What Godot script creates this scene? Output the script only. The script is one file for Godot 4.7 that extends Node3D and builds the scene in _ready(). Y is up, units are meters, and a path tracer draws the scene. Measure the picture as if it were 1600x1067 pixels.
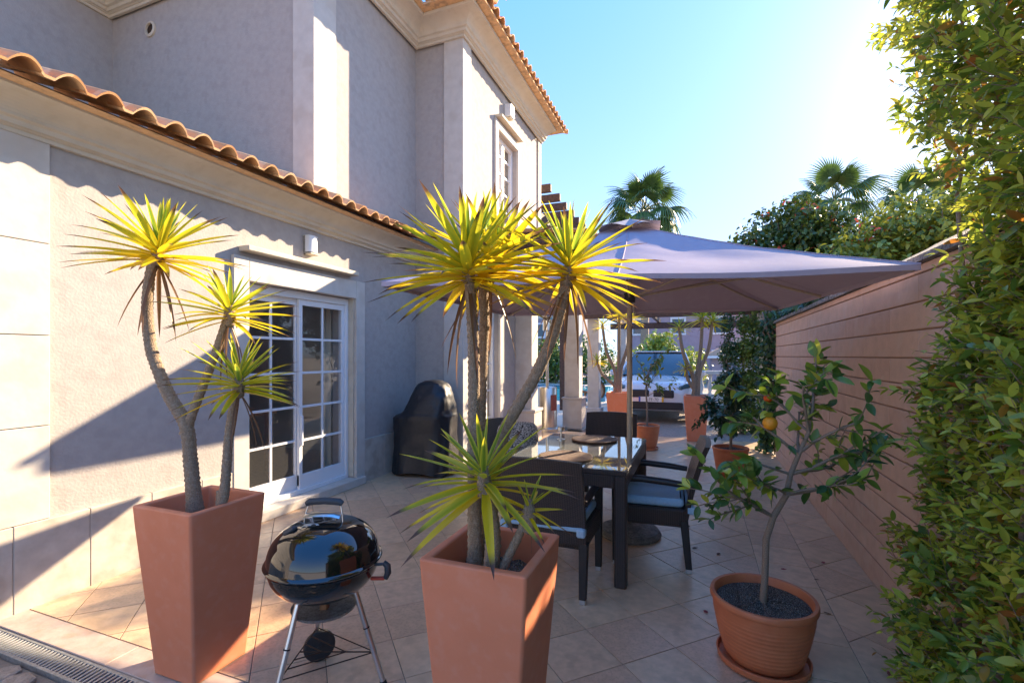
extends Node3D
# A house patio seen along its side wall. y up, metres. House wall plane x = -3.6, boundary wall plane x = 1.05.

class MB:
	var v := PackedVector3Array()
	var n := PackedVector3Array()
	var c := PackedColorArray()
	var x := PackedInt32Array()
	var col := Color(1, 1, 1)
	func vert(p: Vector3, q: Vector3) -> int:
		v.append(p); n.append(q); c.append(col)
		return v.size() - 1
	func tri(a: Vector3, b: Vector3, d: Vector3):
		var q := (b - a).cross(d - a).normalized()
		var i := vert(a, q); vert(b, q); vert(d, q)
		x.append_array([i, i + 2, i + 1])
	func quad(a: Vector3, b: Vector3, d: Vector3, e: Vector3):
		tri(a, b, d); tri(a, d, e)
	func box(ctr: Vector3, size: Vector3, ch := 0.0, bs := Basis.IDENTITY):
		var h := size * 0.5
		var k := minf(ch, minf(h.x, minf(h.y, h.z)) * 0.9)
		for ax in 3:
			var a1 := (ax + 1) % 3
			var a2 := (ax + 2) % 3
			for s: float in [-1.0, 1.0]:
				var q: Array[Vector3] = []
				for e: Array in [[-1, -1], [1, -1], [1, 1], [-1, 1]]:
					var p := Vector3.ZERO
					p[ax] = s * h[ax]; p[a1] = e[0] * (h[a1] - k); p[a2] = e[1] * (h[a2] - k)
					q.append(ctr + bs * p)
				if s > 0: quad(q[0], q[1], q[2], q[3])
				else: quad(q[3], q[2], q[1], q[0])
		if k <= 0.0: return
		for ax in 3:
			var a1 := (ax + 1) % 3
			var a2 := (ax + 2) % 3
			for e: Array in [[-1, -1], [1, -1], [1, 1], [-1, 1]]:
				var q: Array[Vector3] = []
				for t: Array in [[-1, 0], [1, 0], [1, 1], [-1, 1]]:
					var p := Vector3.ZERO
					p[ax] = t[0] * (h[ax] - k)
					p[a1] = e[0] * (h[a1] - (k if t[1] == 1 else 0.0))
					p[a2] = e[1] * (h[a2] - (k if t[1] == 0 else 0.0))
					q.append(ctr + bs * p)
				if e[0] * e[1] > 0: quad(q[0], q[1], q[2], q[3])
				else: quad(q[3], q[2], q[1], q[0])
		for i in 8:
			var s := Vector3(-1 if i & 1 else 1, -1 if i & 2 else 1, -1 if i & 4 else 1)
			var a := ctr + bs * (s * Vector3(h.x, h.y - k, h.z - k))
			var b := ctr + bs * (s * Vector3(h.x - k, h.y, h.z - k))
			var d := ctr + bs * (s * Vector3(h.x - k, h.y - k, h.z))
			if s.x * s.y * s.z > 0: tri(a, b, d)
			else: tri(a, d, b)
	func patch(rows: Array, close := false):
		# smooth grid; close joins the last column to the first
		var w: int = rows[0].size()
		var h := rows.size()
		var b := v.size()
		for r in h:
			for i in w:
				vert(rows[r][i], Vector3.ZERO)
		for r in h - 1:
			for i in (w if close else w - 1):
				var j := (i + 1) % w
				var a0 := b + r * w + i
				var a1 := b + r * w + j
				var b0 := a0 + w
				var b1 := a1 + w
				for t: Array in [[a0, a1, b1], [a0, b1, b0]]:
					var q := (v[t[1]] - v[t[0]]).cross(v[t[2]] - v[t[0]])
					if q.length_squared() < 1e-16: continue
					for m: int in t: n[m] += q
					x.append_array([t[0], t[2], t[1]])
		for i in range(b, v.size()):
			n[i] = n[i].normalized() if n[i].length_squared() > 0 else Vector3.UP
	func tube(pts: Array, rad: Array, sides := 8, caps := true):
		var rows := []
		var t0: Vector3 = (pts[1] - pts[0]).normalized()
		var u := t0.cross(Vector3.RIGHT if absf(t0.x) < 0.8 else Vector3.UP).normalized()
		for i in pts.size():
			var t: Vector3 = (pts[mini(i + 1, pts.size() - 1)] - pts[maxi(i - 1, 0)]).normalized()
			u = (u - t * u.dot(t)).normalized()
			var w := t.cross(u)
			var row := PackedVector3Array()
			for k in sides:
				var a := TAU * k / sides
				row.append(pts[i] + (u * cos(a) + w * sin(a)) * float(rad[i] if rad.size() > 1 else rad[0]))
			rows.append(row)
		patch(rows, true)
		if caps:
			for e: int in [0, rows.size() - 1]:
				var r: PackedVector3Array = rows[e]
				for k in range(1, sides - 1):
					if e == 0: tri(r[0], r[k + 1], r[k])
					else: tri(r[0], r[k], r[k + 1])
	func lathe(prof: Array, segs := 24, ctr := Vector3.ZERO):
		# profile of Vector2(radius, height); corners sharper than 40 degrees stay sharp
		var m := prof.size()
		var nn := []
		for i in m - 1:
			var d: Vector2 = (prof[i + 1] - prof[i]).normalized()
			nn.append(Vector2(d.y, -d.x))
		for i in m - 1:
			var na: Vector2 = nn[i]
			var nb: Vector2 = nn[i]
			if i > 0 and na.dot(nn[i - 1]) > 0.76: na = (na + nn[i - 1]).normalized()
			if i < m - 2 and nb.dot(nn[i + 1]) > 0.76: nb = (nb + nn[i + 1]).normalized()
			var b := v.size()
			for k in segs + 1:
				var a := TAU * k / segs
				var o := Vector3(cos(a), 0, sin(a))
				vert(ctr + o * prof[i].x + Vector3.UP * prof[i].y, (o * na.x + Vector3.UP * na.y).normalized())
				vert(ctr + o * prof[i + 1].x + Vector3.UP * prof[i + 1].y, (o * nb.x + Vector3.UP * nb.y).normalized())
			for k in segs:
				var q := b + 2 * k
				x.append_array([q, q + 2, q + 1, q + 1, q + 2, q + 3])
	func prism(poly: PackedVector2Array, y0: float, y1: float, ch := 0.0):
		# poly in (x, z), convex; ch insets the top edge
		var m := poly.size()
		var ctr := Vector2.ZERO
		for p in poly: ctr += p / m
		var area := 0.0
		for i in m: area += poly[i].cross(poly[(i + 1) % m])
		var top: Array[Vector3] = []
		var mid: Array[Vector3] = []
		var low: Array[Vector3] = []
		for i in m:
			var p := poly[i if area < 0 else m - 1 - i]
			var s := p + (ctr - p).normalized() * ch * 1.4
			top.append(Vector3(s.x, y1, s.y)); mid.append(Vector3(p.x, y1 - ch * 0.7, p.y)); low.append(Vector3(p.x, y0, p.y))
		for i in range(1, m - 1): tri(top[0], top[i], top[i + 1])
		for i in m:
			var j := (i + 1) % m
			if ch > 0: quad(mid[i], mid[j], top[j], top[i])
			quad(low[i], low[j], mid[j], mid[i])
	func mesh() -> ArrayMesh:
		var a := []
		a.resize(Mesh.ARRAY_MAX)
		a[Mesh.ARRAY_VERTEX] = v; a[Mesh.ARRAY_NORMAL] = n; a[Mesh.ARRAY_COLOR] = c; a[Mesh.ARRAY_INDEX] = x
		var m := ArrayMesh.new()
		m.add_surface_from_arrays(Mesh.PRIMITIVE_TRIANGLES, a)
		return m

var M := {}
var taken := {}
var rng := RandomNumberGenerator.new()

func V(x: float, y: float, z: float) -> Vector3: return Vector3(x, y, z)
func L(r: float, g: float, b: float) -> Color: return Color(r, g, b).linear_to_srgb()
func R(a: float, b: float) -> float: return rng.randf_range(a, b)

func add(o: Node, called: String, parent: Node = self):
	var key := str(parent.get_instance_id()) + called
	var k: int = taken.get(key, 0)
	taken[key] = k + 1
	o.name = called if k == 0 else "%s_%03d" % [called, k]
	parent.add_child(o)
	return o
func tag(o: Node, label: String, category := "", group := "", kind := ""):
	if label: o.set_meta("label", label)
	if category: o.set_meta("category", category)
	if group: o.set_meta("group", group)
	if kind: o.set_meta("kind", kind)
	return o
func thing(called: String, label: String, category: String, at := Vector3.ZERO, turn := 0.0, group := "") -> Node3D:
	var o := Node3D.new()
	add(o, called)
	o.position = at; o.rotation.y = turn
	return tag(o, label, category, group)
func part(parent: Node, called: String, mb, m: Material, tr := Transform3D.IDENTITY) -> MeshInstance3D:
	var o := MeshInstance3D.new()
	o.mesh = mb.mesh() if mb is MB else mb
	o.material_override = m
	o.transform = tr
	add(o, called, parent)
	return o
func boxp(parent: Node, called: String, ctr: Vector3, size: Vector3, m: Material, ch := 0.0, bs := Basis.IDENTITY) -> MeshInstance3D:
	var b := MB.new()
	b.box(Vector3.ZERO, size, ch, bs)
	return part(parent, called, b, m, Transform3D(Basis.IDENTITY, ctr))
func structure(called: String, mb: MB, m: Material) -> MeshInstance3D:
	return tag(part(self, called, mb, m), "", "", "", "structure")
func copy(o: Node3D, at: Vector3, turn: float, label: String) -> Node3D:
	var r: Node3D = o.duplicate()
	add(r, str(o.name).get_slice("_0", 0))
	r.position = at; r.rotation.y = turn
	r.set_meta("label", label)
	return r

# ---------- materials
func noise_img(sd: int, freq: float, oct: int, size := 256) -> Image:
	var f := FastNoiseLite.new()
	f.seed = sd; f.frequency = freq; f.fractal_octaves = oct; f.noise_type = FastNoiseLite.TYPE_SIMPLEX
	return f.get_seamless_image(size, size)
var N := {}
func grey(key: String) -> Image: return N[key]
func ramp(key: String, a: Color, b: Color, key2 := "", mixc := Color.BLACK, amount := 0.0, lo := 0.52, hi := 0.85) -> ImageTexture:
	# colours a..b (linear) over a noise, a second noise mixes in mixc where it is high
	var src: Image = N[key]
	var s2: Image = N[key2] if key2 else null
	var w := src.get_width()
	var im := Image.create(w, w, false, Image.FORMAT_RGB8)
	for y in w:
		for x in w:
			var k := src.get_pixel(x, y).r
			var q := a.lerp(b, k)
			if s2: q = q.lerp(mixc, amount * smoothstep(lo, hi, s2.get_pixel(x, y).r))
			im.set_pixel(x, y, q.linear_to_srgb())
	im.generate_mipmaps()
	return ImageTexture.create_from_image(im)
func surf(tex: Texture2D, rough: float, scale: float, bump := 0.0, bump_key := "fine", world := true) -> StandardMaterial3D:
	var m := StandardMaterial3D.new()
	m.albedo_texture = tex
	m.roughness = rough
	m.uv1_triplanar = true; m.uv1_world_triplanar = world
	m.uv1_scale = Vector3.ONE * scale
	if bump > 0:
		m.heightmap_enabled = true
		if not N.has(bump_key + "_tex"): N[bump_key + "_tex"] = ImageTexture.create_from_image(N[bump_key])
		m.heightmap_texture = N[bump_key + "_tex"]
		m.heightmap_scale = bump
	return m
func plain(c: Color, rough: float, metal := 0.0) -> StandardMaterial3D:
	var m := StandardMaterial3D.new()
	m.albedo_color = c; m.roughness = rough; m.metallic = metal
	return m
func vcol(rough: float, back := 0.0) -> StandardMaterial3D:
	var m := plain(Color.WHITE, rough)
	m.vertex_color_use_as_albedo = true
	if back > 0:
		m.backlight_enabled = true; m.backlight = Color(back, back, back)
	return m
func weave_tex(a: Color, b: Color) -> ImageTexture:
	var im := Image.create(64, 64, false, Image.FORMAT_RGB8)
	for y in 64:
		for x in 64:
			var cell := (int(x / 16.0) + int(y / 8.0)) % 2
			var t: float = absf(fmod(y, 8.0) - 3.5) / 3.5 if cell == 0 else absf(fmod(x, 16.0) - 7.5) / 7.5
			im.set_pixel(x, y, b.lerp(a, clampf(t * t, 0, 1)).linear_to_srgb())
	return ImageTexture.create_from_image(im)
func weave_height() -> ImageTexture:
	var im := Image.create(64, 64, false, Image.FORMAT_L8)
	for y in 64:
		for x in 64:
			var cell := (int(x / 16.0) + int(y / 8.0)) % 2
			var t: float = absf(fmod(y, 8.0) - 3.5) / 3.5 if cell == 0 else absf(fmod(x, 16.0) - 7.5) / 7.5
			var q := 1.0 - t * t * (1.0 if cell == 0 else 0.8)
			im.set_pixel(x, y, Color(q, q, q))
	return ImageTexture.create_from_image(im)

func materials():
	N.fine = noise_img(1, 0.09, 4)
	N.mid = noise_img(2, 0.025, 5)
	N.coarse = noise_img(3, 0.009, 4)
	N.grit = noise_img(4, 0.25, 3)
	M.plaster = surf(ramp("mid", Color(0.365, 0.332, 0.308), Color(0.41, 0.373, 0.345), "coarse", Color(0.335, 0.303, 0.28), 0.55), 0.92, 1.6, 0.12, "fine")
	M.stone = surf(ramp("mid", Color(0.49, 0.45, 0.40), Color(0.56, 0.52, 0.465), "coarse", Color(0.46, 0.40, 0.335), 0.6), 0.75, 0.8, 0.05, "fine")
	M.plinth = surf(ramp("mid", Color(0.43, 0.375, 0.315), Color(0.55, 0.49, 0.415), "coarse", Color(0.36, 0.29, 0.23), 0.7), 0.7, 0.9, 0.06, "fine")
	M.cornice = surf(ramp("coarse", Color(0.52, 0.465, 0.365), Color(0.59, 0.53, 0.425), "mid", Color(0.48, 0.415, 0.31), 0.5), 0.8, 0.9, 0.03, "fine")
	M.gap = surf(ramp("fine", Color(0.20, 0.16, 0.12), Color(0.30, 0.24, 0.18)), 0.95, 3.0)
	M.tile = []
	for k in 4:
		var t: Color = [Color(0.58, 0.30, 0.12), Color(0.63, 0.36, 0.17), Color(0.53, 0.25, 0.095), Color(0.65, 0.41, 0.21)][k]
		M.tile.append(surf(ramp("mid", t * 0.85, t * 1.12, "coarse", Color(0.28, 0.19, 0.12), 0.6), 0.85, 2.3, 0.06, "fine"))
	M.clay = surf(ramp("coarse", Color(0.66, 0.205, 0.095), Color(0.70, 0.23, 0.115), "mid", Color(0.70, 0.30, 0.19), 0.35, 0.45, 1.0), 0.62, 1.6, 0.02, "fine")
	M.pot = surf(ramp("mid", Color(0.52, 0.14, 0.05), Color(0.60, 0.185, 0.075), "coarse", Color(0.46, 0.12, 0.05), 0.6), 0.5, 2.0, 0.05, "fine")
	M.soil = surf(ramp("fine", Color(0.014, 0.010, 0.008), Color(0.07, 0.05, 0.037), "grit", Color(0.62, 0.58, 0.52), 1.0, 0.66, 0.72), 0.95, 3.0, 1.2, "fine")
	M.floor = []
	for k in 5:
		var t: Color = [Color(0.63, 0.425, 0.255), Color(0.59, 0.39, 0.24), Color(0.66, 0.45, 0.275), Color(0.61, 0.39, 0.245), Color(0.635, 0.43, 0.27)][k]
		M.floor.append(surf(ramp("mid", t * 0.86, t * 1.1, "fine" if k % 2 else "coarse", t * 0.72, 0.6), 0.32, 1.3 + 0.23 * k, 0.05, "fine"))
	M.threshold = surf(ramp("mid", Color(0.42, 0.32, 0.26), Color(0.52, 0.41, 0.34), "coarse", Color(0.45, 0.27, 0.17), 0.5), 0.6, 1.6, 0.04, "fine")
	M.cobble = surf(ramp("mid", Color(0.25, 0.20, 0.15), Color(0.42, 0.34, 0.26), "fine", Color(0.17, 0.13, 0.10), 0.6), 0.8, 2.5, 0.5, "mid")
	M.drive = surf(ramp("fine", Color(0.20, 0.16, 0.13), Color(0.38, 0.32, 0.27), "mid", Color(0.14, 0.11, 0.09), 0.6), 0.85, 1.6, 1.0, "fine")
	M.earth = surf(ramp("mid", Color(0.30, 0.25, 0.19), Color(0.42, 0.36, 0.29)), 0.9, 0.3)
	M.block = []
	for k in 3:
		var t: Color = [Color(0.60, 0.38, 0.265), Color(0.62, 0.40, 0.28), Color(0.585, 0.365, 0.255)][k]
		M.block.append(surf(ramp("mid", t * 0.92, t * 1.07, "coarse", Color(0.62, 0.45, 0.34), 0.45), 0.85, 0.9 + 0.2 * k, 0.08, "fine"))
	M.coping = surf(ramp("mid", Color(0.10, 0.095, 0.085), Color(0.30, 0.28, 0.25), "fine", Color(0.05, 0.05, 0.045), 0.7), 0.9, 1.5, 0.5, "fine")
	M.white = plain(L(0.72, 0.74, 0.76), 0.35)
	M.rubber = plain(L(0.02, 0.02, 0.022), 0.6)
	M.steel = plain(L(0.62, 0.60, 0.57), 0.3, 1.0)
	M.alu = plain(L(0.68, 0.68, 0.68), 0.28, 1.0)
	M.dull = surf(ramp("mid", Color(0.22, 0.20, 0.18), Color(0.42, 0.40, 0.37), "fine", Color(0.10, 0.08, 0.06), 0.6), 0.5, 3.0)
	M.dull.metallic = 0.7
	M.galv = surf(ramp("mid", Color(0.30, 0.31, 0.30), Color(0.46, 0.47, 0.46), "fine", Color(0.22, 0.18, 0.13), 0.5), 0.5, 3.0)
	M.galv.metallic = 0.6
	M.enamel = plain(L(0.006, 0.007, 0.007), 0.04)
	M.enamel.clearcoat_enabled = true; M.enamel.clearcoat = 1.0; M.enamel.clearcoat_roughness = 0.03
	M.grip = plain(L(0.035, 0.036, 0.04), 0.5)
	M.wire = plain(L(0.05, 0.03, 0.02), 0.5, 0.6)
	M.red = plain(L(0.42, 0.05, 0.02), 0.5)
	M.glass = plain(Color(1, 1, 1, 0.03), 0.0)
	M.glass.transparency = BaseMaterial3D.TRANSPARENCY_ALPHA
	M.room = surf(ramp("coarse", Color(0.56, 0.50, 0.41), Color(0.62, 0.56, 0.46)), 0.9, 0.5)
	M.wood = surf(ramp("mid", Color(0.27, 0.12, 0.045), Color(0.42, 0.20, 0.085)), 0.4, 2.0)
	M.curtain = plain(L(0.62, 0.55, 0.42), 0.9)
	M.canvas = surf(ramp("grit", Color(0.39, 0.315, 0.375), Color(0.44, 0.36, 0.42), "coarse", Color(0.47, 0.40, 0.455), 0.5), 0.85, 3.0, 0.04, "grit")
	M.canvas.backlight_enabled = true; M.canvas.backlight = Color(0.10, 0.08, 0.09)
	M.rib = surf(ramp("mid", Color(0.42, 0.33, 0.24), Color(0.50, 0.41, 0.31)), 0.5, 4.0)
	M.rattan = surf(weave_tex(Color(0.006, 0.005, 0.004), Color(0.085, 0.06, 0.048)), 0.36, 18.0, 0.0, "fine", false)
	M.rattan.heightmap_enabled = true; M.rattan.heightmap_texture = weave_height(); M.rattan.heightmap_scale = 0.3
	M.frame = surf(weave_tex(Color(0.006, 0.005, 0.005), Color(0.03, 0.026, 0.025)), 0.42, 30.0, 0.0, "fine", false)
	M.cushion = surf(ramp("mid", Color(0.30, 0.47, 0.60), Color(0.38, 0.56, 0.68), "fine", Color(0.45, 0.60, 0.69), 0.4), 0.9, 5.0, 0.05, "grit", false)
	M.mat = surf(ramp("fine", Color(0.08, 0.035, 0.02), Color(0.22, 0.11, 0.06), "grit", Color(0.03, 0.015, 0.01), 0.7), 0.55, 6.0, 0.4, "grit")
	M.spots = surf(ramp("fine", Color(0.60, 0.58, 0.55), Color(0.66, 0.64, 0.60), "fine", Color(0.02, 0.018, 0.016), 1.0, 0.54, 0.57), 0.85, 2.2)
	M.cover = surf(ramp("mid", Color(0.012, 0.013, 0.016), Color(0.020, 0.021, 0.025)), 0.45, 2.5, 0.02, "fine")
	M.cap = surf(ramp("mid", Color(0.34, 0.31, 0.33), Color(0.42, 0.39, 0.41)), 0.9, 3.0)
	M.joint = surf(ramp("fine", Color(0.34, 0.21, 0.15), Color(0.42, 0.265, 0.19)), 0.95, 3.0)
	M.bark = surf(ramp("fine", Color(0.17, 0.115, 0.075), Color(0.38, 0.28, 0.19), "mid", Color(0.44, 0.36, 0.28), 0.6), 0.9, 6.0, 0.5, "fine", false)
	M.twig = surf(ramp("fine", Color(0.17, 0.12, 0.085), Color(0.31, 0.235, 0.17)), 0.85, 6.0, 0.2, "fine", false)
	M.leafv = vcol(0.42, 0.7)
	M.yucca = vcol(0.36, 0.95)
	M.timber = surf(ramp("mid", Color(0.055, 0.03, 0.022), Color(0.11, 0.065, 0.05)), 0.75, 2.0, 0.2, "fine")
	M.lilac = surf(ramp("mid", Color(0.36, 0.28, 0.32), Color(0.42, 0.33, 0.37)), 0.9, 0.4)
	M.slate = surf(ramp("mid", Color(0.22, 0.22, 0.28), Color(0.27, 0.27, 0.33)), 0.9, 0.4)
	M.farroof = surf(ramp("mid", Color(0.50, 0.25, 0.14), Color(0.60, 0.34, 0.21)), 0.9, 1.0)
	M.paint = plain(L(0.62, 0.64, 0.68), 0.25)
	M.paint.clearcoat_enabled = true; M.paint.clearcoat = 1.0; M.paint.clearcoat_roughness = 0.03
	M.screen = plain(L(0.05, 0.10, 0.13), 0.03)
	M.water = plain(L(0.03, 0.30, 0.48), 0.05)
	M.paving = surf(ramp("mid", Color(0.55, 0.47, 0.37), Color(0.64, 0.56, 0.45)), 0.8, 0.6)

# ---------- camera, sky, sun
const SUN := Vector3(1, 0.9, -1.79)
func clear_sky(sun: Vector3) -> ImageTexture:
	# clear winter sky: deep blue overhead, paler towards the horizon, a wide bright aureole round the sun
	var w := 512
	var im := Image.create(w, w / 2, false, Image.FORMAT_RGBF)
	for y in w / 2:
		var el := PI * (0.5 - (y + 0.5) / (w / 2.0))
		for x in w:
			var az := TAU * (x + 0.5) / w
			var d := V(sin(az) * cos(el), sin(el), -cos(az) * cos(el))
			var k := pow(1.0 - clampf(d.y, 0, 1), 2.4)
			var c := Color(0.015, 0.061, 0.178).lerp(Color(0.112, 0.150, 0.193), k)
			var a := rad_to_deg(acos(clampf(d.dot(sun), -1, 1)))
			c += Color(1.0, 0.95, 0.86) * (0.125 * exp(-a / 16.0) + 0.3 * exp(-a / 5.0))
			if d.y < 0: c = c.lerp(Color(0.12, 0.10, 0.08), smoothstep(0.0, 0.08, -d.y))
			im.set_pixel(x, y, c)
	return ImageTexture.create_from_image(im)
func view():
	var cam := Camera3D.new()
	cam.name = "camera"
	add_child(cam)
	cam.position = V(0, 1.45, 0)
	cam.rotation.y = atan(290.0 / 750.0)
	cam.projection = Camera3D.PROJECTION_FRUSTUM
	cam.near = 0.05; cam.far = 400.0
	cam.size = 2.0 * 0.05 * 533.5 / 750.0
	cam.frustum_offset = Vector2(0, 0.05 * 22.5 / 750.0)
	cam.current = true
	var e := Environment.new()
	e.background_mode = Environment.BG_SKY
	var sm := PanoramaSkyMaterial.new()
	sm.panorama = clear_sky(SUN.normalized())
	var sky := Sky.new()
	sky.sky_material = sm
	e.sky = sky
	e.tonemap_mode = Environment.TONE_MAPPER_LINEAR
	e.tonemap_exposure = 9.4
	e.sdfgi_enabled = true; e.ssao_enabled = true; e.ssil_enabled = true
	var we := WorldEnvironment.new()
	we.environment = e
	we.name = "environment"
	add_child(we)
	var sun := DirectionalLight3D.new()
	sun.name = "sun"
	sun.light_energy = 0.6
	sun.light_color = Color(1.0, 0.90, 0.76)
	sun.light_angular_distance = 0.5
	sun.shadow_enabled = true
	add_child(sun)
	sun.look_at_from_position(Vector3.ZERO, -SUN, Vector3.UP)

# ---------- the setting
func rect(x0: float, x1: float, z0: float, z1: float) -> PackedVector2Array:
	return PackedVector2Array([Vector2(x0, z0), Vector2(x1, z0), Vector2(x1, z1), Vector2(x0, z1)])
func ground():
	var b := MB.new()
	b.quad(V(-200, -0.06, 60), V(200, -0.06, 60), V(200, -0.06, -300), V(-200, -0.06, -300))
	structure("ground", b, M.earth)
	b = MB.new()
	b.quad(V(-14, -0.045, 16), V(7, -0.045, 16), V(7, -0.045, 0.09), V(-14, -0.045, 0.09))
	structure("bounce_paving", b, M.paving)  # unseen pale paving added behind the camera to bounce light onto the patio
	b = MB.new()
	b.quad(V(-2.1, -0.02, -9.0), V(9, -0.02, -9.0), V(9, -0.02, -24), V(-2.1, -0.02, -24))
	structure("driveway", b, M.drive)
	b = MB.new()
	b.quad(V(-9, -0.012, -9.3), V(-2.1, -0.012, -9.3), V(-2.1, -0.012, -30), V(-9, -0.012, -30))
	structure("pool_terrace", b, M.paving)
	b = MB.new()
	b.quad(V(-8, -0.004, -15.2), V(-2.75, -0.004, -15.2), V(-2.75, -0.004, -23), V(-8, -0.004, -23))
	structure("pool_water", b, M.water)
	# patio floor: diagonal tiles, a straight band, diagonal cuts along the boundary wall
	var fl := Node3D.new()
	add(fl, "patio_floor")
	tag(fl, "", "", "", "structure")
	b = MB.new()
	b.box(V(-1.27, -0.03, -5.3), V(4.64, 0.05, 7.5))
	b.box(V(-3.2, -0.03, -9.2), V(1.6, 0.05, 0.3))
	part(fl, "mortar_bed", b, M.gap)
	var s := 0.3195
	var g := 0.0022
	var pieces := []
	for zone in 2:
		var clip := rect(-3.582, 0.388, -9.0, -1.568) if zone == 0 else rect(0.717, 1.048, -9.0, -1.568)
		for i in range(-30, 31):
			for j in range(-30, 31):
				var q := PackedVector2Array()
				for e: Array in [[g, g], [s - g, g], [s - g, s - g], [g, s - g]]:
					var a: float = i * s + e[0]
					var d: float = j * s + e[1]
					q.append(Vector2(-0.327, -2.293) + Vector2(0.7071, -0.7071) * a + Vector2(0.7071, 0.7071) * d)
				for r in Geometry2D.intersect_polygons(q, clip):
					pieces.append(r)
	for k in 23:
		var z1 := -1.568 if k == 0 else -1.54 - 0.3225 * k - g
		var z0 := maxf(-1.54 - 0.3225 * (k + 1) + g, -9.0)
		if z0 < z1 - 0.02: pieces.append(rect(0.392, 0.713, z0, z1))
	var order := []
	for p: PackedVector2Array in pieces:
		var ctr := Vector2.ZERO
		for i in p.size():
			ctr += p[i] / p.size()
		order.append([ctr.length(), p])
	order.sort_custom(func(a, c): return a[0] < c[0])
	rng.seed = 5
	var rest := MB.new()
	for i in order.size():
		var p: PackedVector2Array = order[i][1]
		if i < 300:
			b = MB.new()
			b.prism(p, -0.015, R(-0.0006, 0.0006), 0.0018)
			part(fl, "floor_tile", b, M.floor[rng.randi() % 5])
		else:
			rest.prism(p, -0.015, R(-0.0006, 0.0006), 0.0018)
	tag(part(fl, "far_tiles", rest, M.floor[0]), "", "", "", "stuff")
	# threshold slabs, drain and rough stones at the open end of the patio
	var th := Node3D.new()
	add(th, "threshold")
	tag(th, "", "", "", "structure")
	var x := -3.58
	for w: float in [0.98, 0.72, 0.86, 0.93, 1.1]:
		boxp(th, "slab", V(x + w / 2, -0.03, -1.4875), V(w - 0.004, 0.06, 0.153), M.threshold, 0.003)
		x += w
	b = MB.new()
	for i in 2: b.box(V(-1.3, -0.02, -1.401 + 0.105 * i), V(4.56, 0.03, 0.016), 0.002)
	var dr := thing("drain_channel", "long galvanised drain grating set along the stone threshold", "drain")
	part(dr, "frame", b, M.galv)
	for e: Array in [[-0.14, 0.01, -1.348, 0.09], [-0.08, 0.12, -1.395, 0.006], [-0.08, 0.12, -1.302, 0.006]]: boxp(dr, "trough", V(-1.3, e[0], e[2]), V(4.56, e[1], e[3]), M.galv)
	var bar := MB.new()
	bar.box(Vector3.ZERO, V(0.0125, 0.012, 0.094), 0.0015, Basis(Vector3.UP, 0.16))
	var bm := bar.mesh()
	for i in 172: part(dr, "bar", bm, M.galv, Transform3D(Basis.IDENTITY, V(-3.54 + i * 0.0262, -0.012, -1.3485)))
	var cb := Node3D.new()
	add(cb, "rough_paving")
	tag(cb, "", "", "", "structure")
	b = MB.new()
	b.box(V(-1.3, -0.055, -0.6), V(4.6, 0.05, 1.37))
	part(cb, "bed", b, M.gap)
	for i in 30:
		for j in 8:
			var cx := -3.46 + i * 0.15 + R(-0.02, 0.02) + (0.07 if j % 2 else 0.0)
			var cz := -1.2 + j * 0.15 + R(-0.015, 0.015)
			var pl := PackedVector2Array()
			var m := 7
			for k in m:
				var a := TAU * k / m + R(-0.2, 0.2)
				pl.append(Vector2(cx + cos(a) * R(0.068, 0.088), cz + sin(a) * R(0.062, 0.078)))
			pl = Geometry2D.convex_hull(pl); pl.remove_at(pl.size() - 1)
			b = MB.new()
			b.prism(pl, -0.05, R(-0.022, -0.004), R(0.006, 0.012))
			part(cb, "stone", b, M.cobble)

# ---------- the house
const TP := 0.1868
func tile_mesh() -> ArrayMesh:
	var b := MB.new()
	var top := PackedVector3Array()
	var w := TP + 0.012
	for i in 15:
		var t := i / 14.0
		var x := t * w
		var h := 0.0
		if t > 0.3: h = 0.058 * pow(sin(PI * (t - 0.3) / 0.7), 0.75)
		elif t < 0.06: h = 0.012 * (1 - t / 0.06)
		top.append(V(x, h + 0.014, 0))
	var rows := []
	for z: float in [0.0, -0.4]:
		var r := PackedVector3Array()
		for p in top: r.append(p + V(0, 0, z))
		rows.append(r)
	b.patch([rows[1], rows[0]])
	var lo := []
	for r: PackedVector3Array in rows:
		var q := PackedVector3Array()
		for p in r: q.append(p - V(0, 0.014, 0))
		lo.append(q)
	b.patch([lo[0], lo[1]])
	for e in 2:
		for i in 14:
			var a: Vector3 = rows[e][i]
			var c: Vector3 = rows[e][i + 1]
			var d: Vector3 = lo[e][i + 1]
			var f: Vector3 = lo[e][i]
			if e == 0: b.quad(f, d, c, a)
			else: b.quad(a, c, d, f)
	return b.mesh()
var TILE: ArrayMesh
func eave(roof: Node, p0: Vector3, along: Vector3, out: Vector3, count: int, rows: int, slope := 0.32):
	var zdir := (out - Vector3.UP * slope).normalized()
	for r in rows:
		for i in count:
			var o := p0 + along * (i * TP) - zdir * (r * 0.33) + Vector3.UP * (0.012 * r)
			var bs := Basis(along, zdir.cross(along), zdir) * Basis.from_euler(V(0.035 + R(-0.008, 0.008), R(-0.012, 0.012), 0))
			part(roof, "roof_tile", TILE, M.tile[rng.randi() % 4], Transform3D(bs, o + V(0, R(-0.002, 0.002), 0)))
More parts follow.
